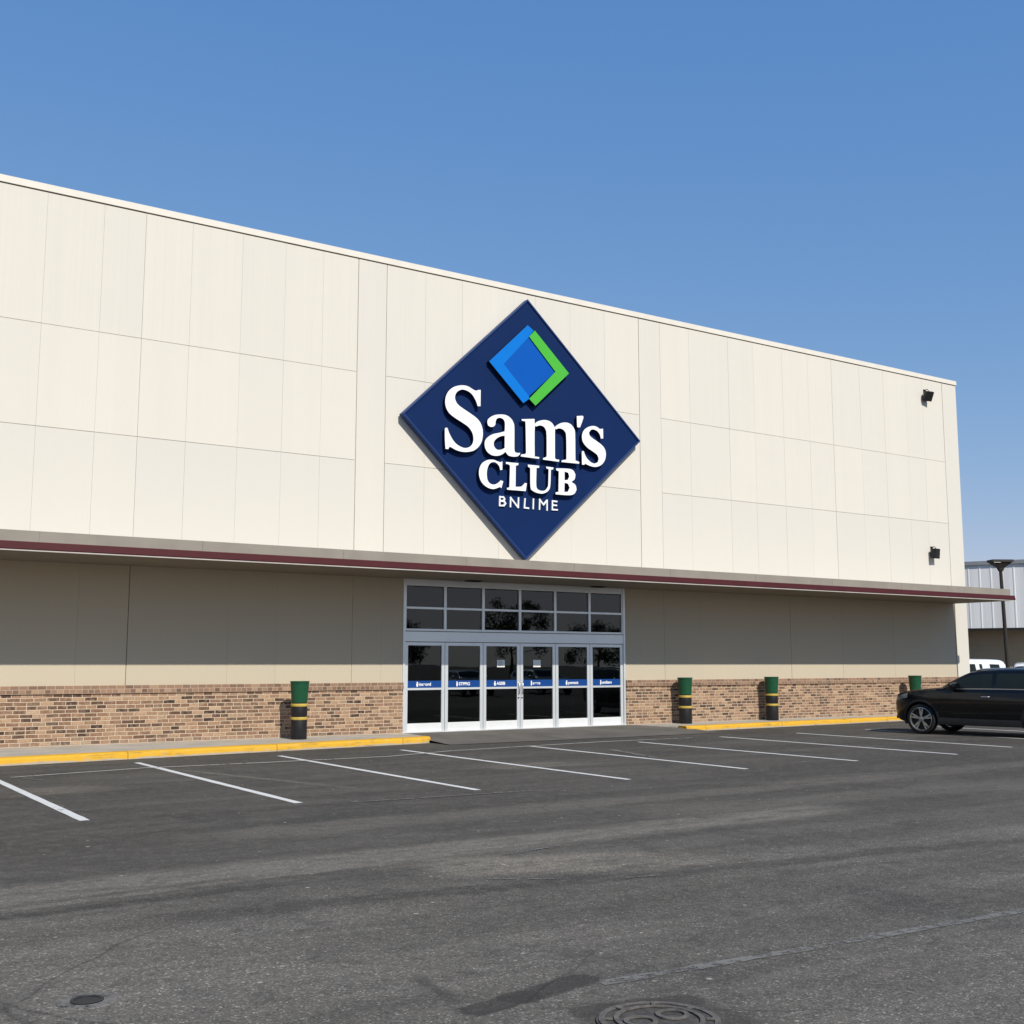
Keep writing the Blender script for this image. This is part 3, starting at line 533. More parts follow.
# six door leaves
words = ['inceord', 'STPPIG', 'ASSIB', 'seers', 'pomsot', 'amibsrs']
for k, (a, b) in enumerate(zip(EN, EN[1:])):
    a += .006; b -= .006; bm = bmesh.new(); s = .085
    z0, z1 = SW+.012, 2.262
    box(bm, a, a+s, .034, .10, z0, z1); box(bm, b-s, b, .034, .10, z0, z1)
    box(bm, a+s, b-s, .036, .098, z1-.075, z1); box(bm, a+s, b-s, .036, .098, 1.128, 1.176)
    d = P(obj('door', bm, M_ALU, ST, bevel=.005))
    bm = bmesh.new(); box(bm, a+s, b-s, .037, .097, z0, .345); obj('kick_plate', bm, M_KICK, d)
    for q0, q1 in ((.347, 1.127), (1.177, z1-.076)):
        bm = bmesh.new(); box(bm, a+s-.005, b-s+.005, .062, .070, q0-.004, q1+.004); obj('pane', bm, M_GLASS, d)
    bm = bmesh.new(); box(bm, a+s, b-s, .057, .060, 1.180, 1.345); bd = obj('decal_band', bm, M_BAND, d)
    # pictogram and small white lettering on the band
    bm = bmesh.new(); cx = (a+b)/2-.19; cz = 1.262
    lathe(bm, [(.020, -.001), (.020, .001)], 14, mat=Matrix.Translation((cx, .0552, cz+.040)) @ Matrix.Rotation(math.pi/2, 4, 'X'))
    box(bm, cx-.030+.012*(k % 2), cx+.026, .0545, .0560, cz-.030, cz+.018); box(bm, cx-.020, cx+.016, .0545, .0560, cz-.058, cz-.0305)
    obj('pictogram', bm, M_WHITE, d)
    cu = bpy.data.curves.new('word', 'FONT'); cu.body = words[k]; cu.size = .105; cu.space_character = 1.0; cu.offset = .003; cu.align_x = 'LEFT'; cu.extrude = .0008
    from_curve('lettering', cu, Matrix.Translation((cx+.05, .0552, cz-.034)) @ Matrix.Rotation(math.pi/2, 4, 'X') @ Matrix.Diagonal((1, 1, 1, 1)), M_WHITE, d)
    if k in (2, 3):
        px = 15.91 if k == 2 else 17.01
        bm = bmesh.new(); box(bm, px-.115, px+.115, .0575, .0595, 1.665, 1.845); pp = obj('paper_notice', bm, M_PAPER, d)
        if k == 2:
            bm = bmesh.new()
            for i in range(6): box(bm, px-.085, px+.085-.03*(i % 3), .0565, .0572, 1.69+i*.024, 1.701+i*.024)
            obj('notice_print', bm, M_INK, d)
        bm = bmesh.new(); xx = b-.045 if k == 2 else a+.045
        tube(bm, [(xx, .036, .98), (xx, -.012, 1.0), (xx, -.012, 1.26), (xx, .036, 1.28)], .011, 8); obj('handle', bm, M_CHROME, d, True)
        bm = bmesh.new(); lathe(bm, [(.022, 0), (.022, .008), (.012, .010)], 16, mat=Matrix.Translation((xx, .034, .90)) @ Matrix.Rotation(math.pi/2, 4, 'X')); obj('lock', bm, M_BLACKMETAL, d)
bm = bmesh.new(); box(bm, 13.10, 19.88, -.02, .14, SW-.03, SW+.008); P(obj('threshold', bm, M_KICK, ST))
# dim lobby behind the glass
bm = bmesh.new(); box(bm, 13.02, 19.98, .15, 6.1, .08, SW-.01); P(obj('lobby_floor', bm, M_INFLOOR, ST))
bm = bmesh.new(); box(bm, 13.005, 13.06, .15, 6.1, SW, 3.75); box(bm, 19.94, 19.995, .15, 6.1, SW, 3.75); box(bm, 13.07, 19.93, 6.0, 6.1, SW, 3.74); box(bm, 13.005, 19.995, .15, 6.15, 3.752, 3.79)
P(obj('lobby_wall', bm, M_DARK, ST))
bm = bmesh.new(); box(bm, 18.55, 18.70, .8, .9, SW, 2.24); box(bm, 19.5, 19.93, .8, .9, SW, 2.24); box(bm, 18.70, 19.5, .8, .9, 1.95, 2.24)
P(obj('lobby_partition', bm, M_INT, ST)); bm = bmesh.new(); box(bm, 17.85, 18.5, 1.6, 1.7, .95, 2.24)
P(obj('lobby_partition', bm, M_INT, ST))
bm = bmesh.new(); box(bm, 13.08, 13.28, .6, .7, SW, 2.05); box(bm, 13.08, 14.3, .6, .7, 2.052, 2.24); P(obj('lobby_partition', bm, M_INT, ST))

# ------------------------------------------------------------------ wall sign
SG = thing('store_sign', 'large navy diamond wall sign with raised white serif lettering above the entrance', 'wall sign', (16.53, 0, 7.8))
def PS(o): o.location = o.location - Vector((16.5, 0, 7.8)); return o
DI = [(16.52, 11.245), (12.85, 7.74), (16.46, 4.38), (20.30, 7.86)]
def inset(k):
    c = Vector((sum(q[0] for q in DI)/4, sum(q[1] for q in DI)/4)); return [tuple(c+(Vector(q)-c)*k) for q in DI]
def slab(name, outer, y0, y1, mat, inner=None, parent=SG, bevel=0):
    bm = bmesh.new(); F = lambda pts, y: [bm.verts.new((x, y, z)) for x, z in pts]
    if inner is None:
        a, b = F(outer, y0), F(outer, y1); bm.faces.new(a); bm.faces.new(list(reversed(b)))
        for i in range(len(a)): j = (i+1) % len(a); bm.faces.new((a[j], a[i], b[i], b[j]))
    else:
        a, b, c, d = F(outer, y0), F(outer, y1), F(inner, y0), F(inner, y1); n = len(a)
        for i in range(n):
            j = (i+1) % n
            bm.faces.new((a[i], a[j], c[j], c[i])); bm.faces.new((b[j], b[i], d[i], d[j])); bm.faces.new((a[j], a[i], b[i], b[j])); bm.faces.new((c[i], c[j], d[j], d[i]))
    bmesh.ops.recalc_face_normals(bm, faces=bm.faces[:]); return PS(obj(name, bm, mat, parent, bevel=bevel))
slab('sign_box', inset(.985), -.20, .0, M_NAVY)
slab('rim', inset(1.0), -.232, -.05, M_RIM, inset(.982), bevel=.008)
slab('mounting_rail', inset(.93), .0, .012, M_BLACKMETAL)
slab('emblem_square', EMBLEM['light'], -.33, -.205, M_EMB1); slab('emblem_square', EMBLEM['mid'], -.322, -.205, M_EMB2); slab('emblem_chevron', EMBLEM['green'], -.35, -.205, M_EMB3)
def two_tone(o, m2):
    """channel letters: coloured face, dark returns"""
    o.data.materials.append(m2)
    for f in o.data.polygons: f.material_index = 0 if f.normal.y < -.6 else 1
    return o
for o in SG.children:
    if o.name.startswith('emblem'): two_tone(o, M_RETURN)
for ch, outer, holes in GLYPHS:
    two_tone(PS(curve_plate('letter', [outer]+holes, .075, .003, M_WHITE, SG, -.335)), M_RETURN)
for ch, sts in STROKES.items():
    bm = bmesh.new(); k = 0
    for s in sts:
        for a, b in zip(s, s[1:]):
            A, B = Vector(a), Vector(b); d = (B-A).normalized(); nn = Vector((-d.y, d.x))*.0195; A -= d*.018; B += d*.018
            y = -.235-.0012*k; k += 1
            q = [A+nn, A-nn, B-nn, B+nn]; va = [bm.verts.new((v.x, y, v.y)) for v in q]; vb = [bm.verts.new((v.x, -.198, v.y)) for v in q]
            bm.faces.new(va); bm.faces.new(list(reversed(vb)))
            for i in range(4): j = (i+1) % 4; bm.faces.new((va[j], va[i], vb[i], vb[j]))
    bmesh.ops.recalc_face_normals(bm, faces=bm.faces[:]); PS(obj('letter', bm, M_WHITE, SG))

# ------------------------------------------------------------------ flood lights, soffit lights
def flood(label, x, z, tilt, turn):
    t = thing('floodlight', label, 'floodlight', (x, -.0, z), 0, 'floodlights on the front wall'); t.scale = (.88, .9, .88); M = Matrix.Translation((-.03, -.16, -.02)) @ Matrix.Rotation(turn, 4, 'Z') @ Matrix.Rotation(tilt, 4, 'X')
    bm = bmesh.new(); rings = []
    for y, s in ((-.12, 1.), (.02, .98), (.12, .62)): rings.append([M @ Vector((sx*.17*s, y, sz*.19*s)) for sx, sz in ((-1,-1), (1,-1), (1,1), (-1,1))])
    loft(bm, rings); bmesh.ops.recalc_face_normals(bm, faces=bm.faces[:]); obj('housing', bm, M_BLACKMETAL, t, bevel=.012)
    bm = bmesh.new(); box(bm, -.15, .15, -.128, -.1205, -.17, .17, mat=M); obj('lens', bm, M_TRIM, t)
    bm = bmesh.new(); box(bm, -.06, .06, -.03, -.002, .10, .26); obj('wall_plate', bm, M_BLACKMETAL, t, bevel=.005)
    bm = bmesh.new(); tube(bm, [(0, -.03, .22), (0, -.14, .25), (0, -.20, .17)], .016, 8); obj('arm', bm, M_BLACKMETAL, t, True)
flood('black floodlight high on the wall just under the parapet corner', 33.22, 10.86, R(28), R(-14)); flood('black floodlight on the wall just above the canopy end', 33.2, 5.44, R(6), R(4))
for x, lb in ((14.86, 'dark recessed soffit light above the second door from the left'), (18.72, 'dark recessed soffit light above the fifth door from the left')):
    t = thing('soffit_light', lb, 'ceiling light', (x, -.32, 3.775), 0, 'lights in the canopy soffit')
    bm = bmesh.new(); box(bm, -.20, .20, -.09, .09, -.028, -.001); obj('housing', bm, M_BLACKMETAL, t, bevel=.006)
    bm = bmesh.new(); box(bm, -.15, .15, -.06, .06, -.034, -.0285); obj('lens', bm, M_TRIM, t)

# ------------------------------------------------------------------ bollards with green tubs
def bollard(label, x, y, first=None):
    if first is not None:
        t = copy_tree(first); t.location = (x, y, SW); t.rotation_euler.z = rnd.uniform(0, 6); t['label'] = label; return t
    t = thing('bollard', label, 'bollard', (x, y, SW), 0, 'green topped bollards along the front wall')
    t.scale = (.94, .94, 1)
    bm = bmesh.new(); lathe(bm, [(.182, 0), (.188, .012), (.186, .44), (.180, .455), (.180, .50), (.186, .52), (.184, .70), (.178, .72), (.178, .79)], 36); obj('post', bm, M_BOLL, t, 40)
    for z in (.447, .733):
        bm = bmesh.new(); lathe(bm, [(.175, z-.03), (.193, z-.03), (.197, z-.02), (.197, z+.022), (.193, z+.03), (.175, z+.03)], 36); obj('band', bm, M_YBAND, t, 40)
    bm = bmesh.new(); lathe(bm, [(.172, .775), (.184, .785), (.190, .90), (.208, 1.12), (.212, 1.205), (.222, 1.21), (.224, 1.24), (.214, 1.245), (.206, 1.22), (.196, 1.10), (.0001, 1.08)], 40); obj('green_tub', bm, M_GREEN, t, 40)
    return t
b0 = bollard('green topped black bollard left of the entrance on the pavement', 10.20, -.68)
bollard('green topped black bollard nearest the right side of the entrance', 21.64, -.40, b0)
bollard('green topped black bollard midway along the right brick wall', 24.99, -.40, b0)
bollard('green topped bollard half hidden behind the black car bonnet', 31.37, -.50, b0)

# ------------------------------------------------------------------ cars
def interp(tab, x):
    for (a, va), (b, vb) in zip(tab, tab[1:]):
        if x <= b:
            t = (x-a)/(b-a) if b > a else 0; t = max(0, min(1, t)); return va+(vb-va)*t
    return tab[-1][1]
def cint(tab, x):
    """smooth interpolation through a table"""
    n = len(tab)
    if x <= tab[0][0]: return tab[0][1]
    for i in range(n-1):
        if x <= tab[i+1][0]:
            x0, y0 = tab[i]; x1, y1 = tab[i+1]; h = x1-x0; t = (x-x0)/h
            m0 = (y1-tab[i-1][1])/(x1-tab[i-1][0]) if i else (y1-y0)/h
            m1 = (tab[i+2][1]-y0)/(tab[i+2][0]-x0) if i+2 < n else (y1-y0)/h
            return (2*t**3-3*t*t+1)*y0+(t**3-2*t*t+t)*h*m0+(-2*t**3+3*t*t)*y1+(t**3-t*t)*h*m1
    return tab[-1][1]
SUV = dict(L=4.95, wb=(.80, 3.75), wr=.375, hw=.95, belt=1.15,
    top=[(0, .74), (.03, .90), (.08, .99), (.28, 1.045), (.7, 1.095), (1.2, 1.14), (1.45, 1.165), (2.2, 1.17), (4.3, 1.17), (4.7, 1.12), (4.9, 1.0), (4.95, .80)],
    bot=[(0, .46), (.05, .37), (.25, .29), (.8, .275), (4.1, .28), (4.7, .38), (4.95, .50)],
    wid=[(0, .62), (.04, .70), (.12, .78), (.3, .88), (.7, .94), (1.4, .95), (3.8, .95), (4.5, .90), (4.8, .82), (4.95, .70)],
    roof=[(1.22, 1.12), (1.48, 1.27), (1.80, 1.45), (2.08, 1.565), (2.4, 1.605), (3.0, 1.62), (3.7, 1.61), (4.2, 1.56), (4.5, 1.47), (4.72, 1.28), (4.86, 1.05)],
    wins=[(1.74, 2.60), (2.70, 3.70), (3.80, 4.34)])
VAN = dict(L=5.3, wb=(.9, 4.2), wr=.36, hw=.97, belt=1.15,
    top=[(0, .75), (.05, .90), (.3, 1.02), (.9, 1.14), (1.2, 1.18), (5.0, 1.18), (5.25, 1.15), (5.3, 1.0)],
    bot=[(0, .40), (.1, .30), (.9, .25), (4.9, .28), (5.3, .40)], wid=[(0, .72), (.06, .82), (.3, .92), (.8, .97), (5.0, .97), (5.3, .90)],
    roof=[(1.0, 1.10), (1.14, 1.48), (1.26, 1.78), (1.38, 1.885), (1.6, 1.91), (2.2, 1.925), (4.6, 1.93), (5.1, 1.88), (5.2, 1.6), (5.27, 1.12)],
    wins=[(1.6, 2.1), (2.5, 2.64), (2.85, 3.25), (3.6, 4.6)], vtop=.84)
def make_car(name, label, cat, S, body_m, group=None, rail=True, spare=False):
    t = thing(name, label, cat, (0,0,0), 0, group); L, hw, belt = S['L'], S['hw'], S['belt']
    def ring(x):
        zt, zb, w_ = cint(S['top'], x), cint(S['bot'], x), cint(S['wid'], x); h = zt-zb
        half = [(0, zb), (w_*.80, zb), (w_*.93, zb+h*.04), (w_*.965, zb+h*.14), (w_*.985, zb+h*.36), (w_*1.0, zb+h*.56), (w_*.995, zb+h*.70), (w_*.975, zb+h*.80), (w_*.965, zb+h*.86), (w_*.92, zb+h*.955), (w_*.80, zt-.004), (w_*.45, zt+.018), (0, zt+.024)]
        return half
    def side(x, z):
        hf = ring(x)
        for (a, b), (c, d) in zip(hf[2:10], hf[3:11]):
            if b <= z <= d: return a+(c-a)*(z-b)/(d-b)
        return hf[4][0]
    xs = [0, .03, .08, .16, .28, .42] + [.55+i*.15 for i in range(int((L-.95)/.15)+1)] + [L-.28, L-.16, L-.07, L]
    bm = bmesh.new()
    loft(bm, [[(x, y, z) for y, z in ring(x)] + [(x, -y, z) for y, z in reversed(ring(x)[1:-1])] for x in xs]); bmesh.ops.recalc_face_normals(bm, faces=bm.faces[:])
    body = obj('body', bm, body_m, None, 40)
    bm = bmesh.new()
    for ax in S['wb']: lathe(bm, [(S['wr']+.055, -1.2), (S['wr']+.055, 1.2)], 36, mat=Matrix.Translation((ax, 0, S['wr']+.01)) @ Matrix.Rotation(math.pi/2, 4, 'X'))
    cutter = obj('cutter', bm, body_m); md = body.modifiers.new('arch', 'BOOLEAN'); md.object = cutter; md.solver = 'EXACT'
    bpy.context.view_layer.update(); me = bpy.data.meshes.new_from_object(body.evaluated_get(bpy.context.evaluated_depsgraph_get()))
    body.modifiers.clear(); body.data = me; me.set_sharp_from_angle(angle=R(40)); bpy.data.objects.remove(cutter); body.parent = t
    bm = bmesh.new(); z0 = cint(S['bot'], L/2)+.02; box(bm, .5, L-.5, -hw*.62, hw*.62, z0, z0+.5); obj('underbody', bm, M_TRIM, t)
    # greenhouse
    rf = S['roof']; x0, x1 = rf[0][0], rf[-1][0]; zmax = max(q[1] for q in rf); wb_ = hw*.925
    def gw(z): return wb_ + (hw*.735-wb_)*max(0, min(1, (z-belt)/(zmax-belt)))**1.15
    def gring(x):
        zr = max(cint(rf, x), belt-.02); zs = max(belt-.015, zr-.075); e = gw(zs); base = belt-.06; wbx = wb_*min(1, cint(S['wid'], x)/hw+.02)
        k = min(1, cint(S['wid'], x)/hw+.02)
        return [(wbx, base), (wbx, belt-.03), ((wbx+e*k)/2+.012, (belt-.03+zs)/2), (e*k, zs), (e*k-.035, zr-.028), (e*k-.12, zr-.004), (e*k*.5, zr+.012), (0, zr+.017)]
    gx = [x0+(x1-x0)*i/40 for i in range(41)]; bm = bmesh.new()
    loft(bm, [[(x, y, z) for y, z in gring(x)] + [(x, -y, z) for y, z in reversed(gring(x)[:-1])] for x in gx]); bmesh.ops.recalc_face_normals(bm, faces=bm.faces[:])
    obj('roof', bm, body_m, t, 38)
    def gside(x, v):                                             # v 0 at belt, 1 at the roof edge
        g = gring(x); a, b, c = g[1], g[2], g[3]
        (p, q, s) = (a, b, v*2) if v < .5 else (b, c, v*2-1)
        return p[0]+(q[0]-p[0])*s, p[1]+(q[1]-p[1])*s
    for sy in (1, -1):
        for a, b in S['wins']:
            bm = bmesh.new(); gr = []
            for i in range(15):
                x = a+(b-a)*i/14; gr.append([])
                for j in range(7):
                    v = .10+(S.get('vtop', .93)-.10)*j/6; y, z = gside(x, v); z = max(z, belt+.02) ; gr[-1].append(bm.verts.new((x, sy*(y+.007), z)))
            for i in range(14):
                for j in range(6):
                    q = (gr[i][j], gr[i+1][j], gr[i+1][j+1], gr[i][j+1]); bm.faces.new(q if sy > 0 else tuple(reversed(q)))
            bmesh.ops.recalc_face_normals(bm, faces=bm.faces[:]); bmesh.ops.solidify(bm, geom=bm.faces[:], thickness=.004); obj('window', bm, M_CARGLASS, t, 40)
        # bright waist moulding, sill cladding, doors, handles, mirror, roof rail
        bm = bmesh.new(); rings = []
        for i in range(25):
            x = S['wins'][0][0]-.1+(S['wins'][-1][1]+.05-S['wins'][0][0])*i/24; y, z = gside(x, .055); y += .006; rings.append([(x, sy*(y-.004), z-.012), (x, sy*(y+.010), z-.010), (x, sy*(y+.010), z+.010), (x, sy*(y-.004), z+.012)])
        loft(bm, rings); bmesh.ops.recalc_face_normals(bm, faces=bm.faces[:]); obj('waist_moulding', bm, M_CHROME, t)
        bm = bmesh.new(); rings = []; xa, xb = S['wb'][0]+S['wr']+.08, S['wb'][1]-S['wr']-.08
        for i in range(13):
            x = xa+(xb-xa)*i/12; zb = cint(S['bot'], x); y = side(x, zb+.12); rings.append([(x, sy*(y-.10), zb-.02), (x, sy*(y+.012), zb-.01), (x, sy*(y+.022), zb+.07), (x, sy*(y+.004), zb+.16), (x, sy*(y-.05), zb+.16)])
        loft(bm, rings); bmesh.ops.recalc_face_normals(bm, faces=bm.faces[:]); obj('sill_cladding', bm, M_TRIM, t, 40)
        for ax in S['wb']:
            bm = bmesh.new(); rings = []
            for i in range(25):
                an = R(-18)+R(216)*i/24; c_, s_ = math.cos(an), math.sin(an); r0 = S['wr']+.048; r1 = r0+.060; zc = S['wr']+.01
                y = side(ax+c_*r1, max(cint(S['bot'], ax)+.05, zc+s_*r1))
                rings.append([(ax+c_*r0, sy*(y-.08), zc+s_*r0), (ax+c_*r0, sy*(y+.014), zc+s_*r0), (ax+c_*r1, sy*(y+.010), zc+s_*r1), (ax+c_*r1, sy*(y-.03), zc+s_*r1)])
            loft(bm, rings); bmesh.ops.recalc_face_normals(bm, faces=bm.faces[:]); obj('arch_cladding', bm, M_TRIM, t, 40)
        for k, (a, b) in enumerate(((S['wins'][0][0]-.12, S['wins'][0][1]+.04), (S['wins'][1][0]-.045, min(S['wins'][1][1]+.02, S['wb'][1]-.02)))):
            bm = bmesh.new(); gr = []; zb = cint(S['bot'], (a+b)/2)+.17
            for i in range(11):
                x = a+(b-a)*i/10; gr.append([])
                for j in range(9):
                    z = zb+(belt-.10-zb)*j/8
                    xx = x if not (k == 1 and z < S['wr']*2+.1) else min(x, S['wb'][1]-math.sqrt(max(0, (S['wr']+.11)**2-(z-S['wr'])**2)))
                    gr[-1].append(bm.verts.new((xx, sy*(side(xx, z)+.005), z)))
            for i in range(10):
                for j in range(8): bm.faces.new((gr[i][j], gr[i+1][j], gr[i+1][j+1], gr[i][j+1]))
            bmesh.ops.recalc_face_normals(bm, faces=bm.faces[:]); bmesh.ops.solidify(bm, geom=bm.faces[:], thickness=.005); d = obj('door', bm, body_m, t, 35)
            xh = b-.16; zh = belt-.20; yh = side(xh, zh)
            bm = bmesh.new(); tube(bm, [(xh-.12, sy*(yh+.01), zh), (xh-.09, sy*(yh+.035), zh+.003), (xh+.06, sy*(yh+.035), zh+.006), (xh+.09, sy*(yh+.01), zh+.006)], .014, 8); obj('handle', bm, M_CHROME, d, True)
        xm = S['wins'][0][0]+.02; ym, zm = gside(xm, .12); bm = bmesh.new(); rings = []
        for x, s in ((xm-.17, .4), (xm-.12, .95), (xm-.02, 1.2), (xm+.07, 1.15)): rings.append([(x, sy*(ym+.14+cy_*.11*s), zm+.05+cz_*.08*s) for cy_, cz_ in [(math.cos(q*math.pi/6), math.sin(q*math.pi/6)) for q in range(12)]])
        loft(bm, rings); box(bm, xm-.06, xm+.02, min(sy*(ym-.02), sy*(ym+.10)), max(sy*(ym-.02), sy*(ym+.10)), zm-.02, zm+.03); bmesh.ops.recalc_face_normals(bm, faces=bm.faces[:]); obj('wing_mirror', bm, body_m, t, 40)
        if rail:
            bm = bmesh.new(); pts = []
            for i in range(13):
                x = S['wins'][0][1]-.45+1.75*i/12; g = gring(x); pts.append((x, sy*(g[5][0]+.02), g[5][1]+(.022 if 0 < i < 12 else .0)))
            tube(bm, pts, .016, 8); obj('roof_rail', bm, M_CHROME, t, True)
        # lamps
        bm = bmesh.new(); gr = []
        for i in range(8):
            x = .035+.40*i/7; zt = cint(S['top'], x); gr.append([])
            for j in range(4):
                z = zt-.20+(.10+.02*i/7)*j/3+.03*i/7; gr[-1].append(bm.verts.new((x, sy*(side(x, z)+.006), z)))
        for i in range(7):
            for j in range(3): bm.faces.new((gr[i][j], gr[i+1][j], gr[i+1][j+1], gr[i][j+1]))
        bmesh.ops.recalc_face_normals(bm, faces=bm.faces[:]); bmesh.ops.solidify(bm, geom=bm.faces[:], thickness=.006); obj('headlight', bm, M_LAMP, t, 40)
        bm = bmesh.new(); gr = []
        for i in range(6):
            x = L-.40+.36*i/5; zt = cint(S['top'], x); gr.append([])
            for j in range(4): z = zt-.24+.15*j/3; gr[-1].append(bm.verts.new((x, sy*(side(x, z)+.006), z)))
        for i in range(5):
            for j in range(3): bm.faces.new((gr[i][j], gr[i+1][j], gr[i+1][j+1], gr[i][j+1]))
        bmesh.ops.recalc_face_normals(bm, faces=bm.faces[:]); bmesh.ops.solidify(bm, geom=bm.faces[:], thickness=.006); obj('tail_light', bm, M_RED_LAMP, t, 40)
    # windscreen and rear window lie over the sloping ends of the greenhouse
    def screen(nm, a, b):
        bm = bmesh.new(); gr = []
        for i in range(11):
            x = a+(b-a)*i/10; g = gring(x); e = g[4][0]-.02; gr.append([])
            for j in range(11):
                y = -e+2*e*j/10; ay = abs(y)
                z = interp([(0, g[7][1]), (g[6][0], g[6][1]), (g[5][0], g[5][1]), (g[4][0], g[4][1])], ay)+.008; gr[-1].append(bm.verts.new((x, y, z)))
        for i in range(10):
            for j in range(10): bm.faces.new((gr[i][j], gr[i+1][j], gr[i+1][j+1], gr[i][j+1]))
        bmesh.ops.recalc_face_normals(bm, faces=bm.faces[:]); obj(nm, bm, M_CARGLASS, t, True)
    xa = rf[1][0]-.12; xb = rf[3][0]-.02; screen('windscreen', xa, xb); screen('rear_window', rf[-3][0]+.05, rf[-2][0]+.05)
    # nose: grille, bumper insert, badge bar
    bm = bmesh.new(); zt = cint(S['top'], .03); box(bm, -.012, .05, -.42, .42, zt-.26, zt-.05); box(bm, -.008, .05, -.60, .60, .36, .44)
    obj('grille', bm, M_TRIM, t, bevel=.008)
    bm = bmesh.new()
    for k in range(4): box(bm, -.020, -.012, -.38, .38, zt-.235+k*.05, zt-.225+k*.05)
    obj('grille_bar', bm, M_CHROME, t)
    bm = bmesh.new(); box(bm, L-.03, L+.012, -.26, .26, .66, .77); obj('number_plate', bm, M_PAPER, t)
    # wheels
    def wheel(ax, sy):
        wr = S['wr']; h = bpy.data.objects.new('wheel', None); link(h, t); h.location = (ax, sy*(hw-.125), wr); h.rotation_euler = (math.pi/2*(-sy), 0, 0); h.empty_display_size = .1
        bm = bmesh.new(); lathe(bm, [(wr*.72, -.11), (wr*.92, -.115), (wr*.985, -.09), (wr, -.05), (wr, .05), (wr*.985, .09), (wr*.93, .112), (wr*.775, .112), (wr*.72, .09)], 40, closed=True); obj('tyre', bm, M_TYRE, h, 50)
        bm = bmesh.new(); lathe(bm, [(wr*.77, .065), (wr*.78, .108), (wr*.745, .114), (wr*.72, .09), (wr*.71, -.06), (wr*.73, -.09)], 40, closed=True)
        lathe(bm, [(wr*.17, .03), (wr*.17, .085), (wr*.10, .095)], 20)
        for k in range(5):
            for off in (-.17, .17):
                Mx = Matrix.Rotation(k*2*math.pi/5+.3, 4, 'Z') @ Matrix.Translation((wr*.10, 0, 0)) @ Matrix.Rotation(off, 4, 'Z'); box(bm, 0, wr*.645, -.019, .019, .055, .088, mat=Mx)
        obj('rim', bm, M_RIMMETAL, h, 40)
        bm = bmesh.new(); lathe(bm, [(wr*.70, .0), (wr*.70, .02)], 30); obj('spoke_gap_disc', bm, M_TRIM, h)  # dark disc behind the rim, stands in for the shade between the spokes
        return h
    for ax in S['wb']:
        for sy in (1, -1): wheel(ax, sy)
    if spare:
        h = bpy.data.objects.new('spare_wheel', None); link(h, t); h.location = (L+.02, 0, 1.50); h.rotation_euler = (0, math.pi/2, 0)
        bm = bmesh.new(); lathe(bm, [(.30, -.10), (.36, -.06), (.36, .06), (.31, .11), (.0001, .115)], 32); obj('spare_cover', bm, body_m, h, 40)
        bm = bmesh.new(); lathe(bm, [(.20, .116), (.20, .122), (.0001, .123)], 32); obj('cover_centre', bm, M_TRIM, h)
    return t
# local x runs from the nose (0) to the tail; the car's left side is local -y, so heading h = -local x
def put_car(t, wheel_pt, heading, side_sign, S):
    """stand the car so that its front wheel on the given side touches wheel_pt"""
    h = Vector(heading).normalized(); ang = math.atan2(-h.y, -h.x); t.rotation_euler = (0, 0, ang)
    lx = Vector((math.cos(ang), math.sin(ang))); ly = Vector((-math.sin(ang), math.cos(ang)))
    o = Vector(wheel_pt) - lx*S['wb'][0] - ly*side_sign*(S['hw']-.02); t.location = (o.x, o.y, 0)
ray = Vector((.798, .603)); perp = Vector((-.603, .798)); al = R(26)
c = make_car('parked_car', 'black family car parked at the right edge facing the brick wall', 'car', SUV, M_CARBLK)
put_car(c, (24.82, -5.6), perp*math.cos(al)+ray*math.sin(al), -1, SUV)
v = make_car('parked_van', 'white van parked beyond the store corner with dark side windows', 'van', VAN, M_CARWHT, rail=False)
v.rotation_euler = (0, 0, math.atan2(.19, -.97)); v.location = (42.35+1.45*.97, 3.6-1.45*.19+.7, 0)
s2 = make_car('parked_car', 'white car with covered spare wheel behind the lamp post at the right edge', 'car', dict(SUV, roof=[(a, b+(.19*min(1, max(0, (b-1.04)*3)))) for a, b in SUV['roof']]), M_CARWHT, spare=True, rail=False)
s2.rotation_euler = (0, 0, R(212)); s2.location = (48.2+4.95*.848, 6.05+4.95*.53, 0)

# ------------------------------------------------------------------ lot lamp
LP = thing('lot_lamp', 'dark metal parking lot lamp post with a flat head in front of the grey warehouse', 'street lamp', (36.68, -.35, 0)); LP.scale = (.889, .889, .915)
bm = bmesh.new(); tube(bm, [(0, 0, 0), (-.22, -.08, 2.9), (-.42, -.16, 5.45)], .085, 12, r2=.065); lathe(bm, [(.20, 0), (.20, .5), (.16, .56)], 20); obj('pole', bm, M_POLE, LP, 40)
bm = bmesh.new(); T = Matrix.Translation((-.43, -.17, 5.40)) @ Matrix.Rotation(R(-30), 4, 'Z')
rings = []
for z, a, b in ((0, .07, .07), (.12, .11, .10), (.30, .34, .20), (.34, .37, .22)): rings.append([T @ Vector((sx*a, sy*b, z)) for sx, sy in ((-1,-1), (1,-1), (1,1), (-1,1))])
loft(bm, rings); bmesh.ops.recalc_face_normals(bm, faces=bm.faces[:]); obj('bracket', bm, M_POLE, LP, bevel=.006)
bm = bmesh.new(); box(bm, -.42, .42, -.25, .25, .342, .43, mat=T); obj('lamp_head', bm, M_POLE, LP, bevel=.02)
bm = bmesh.new(); box(bm, -.36, -.10, -.235, -.215, .31, .336, mat=T); obj('lens', bm, M_LENS, LP)

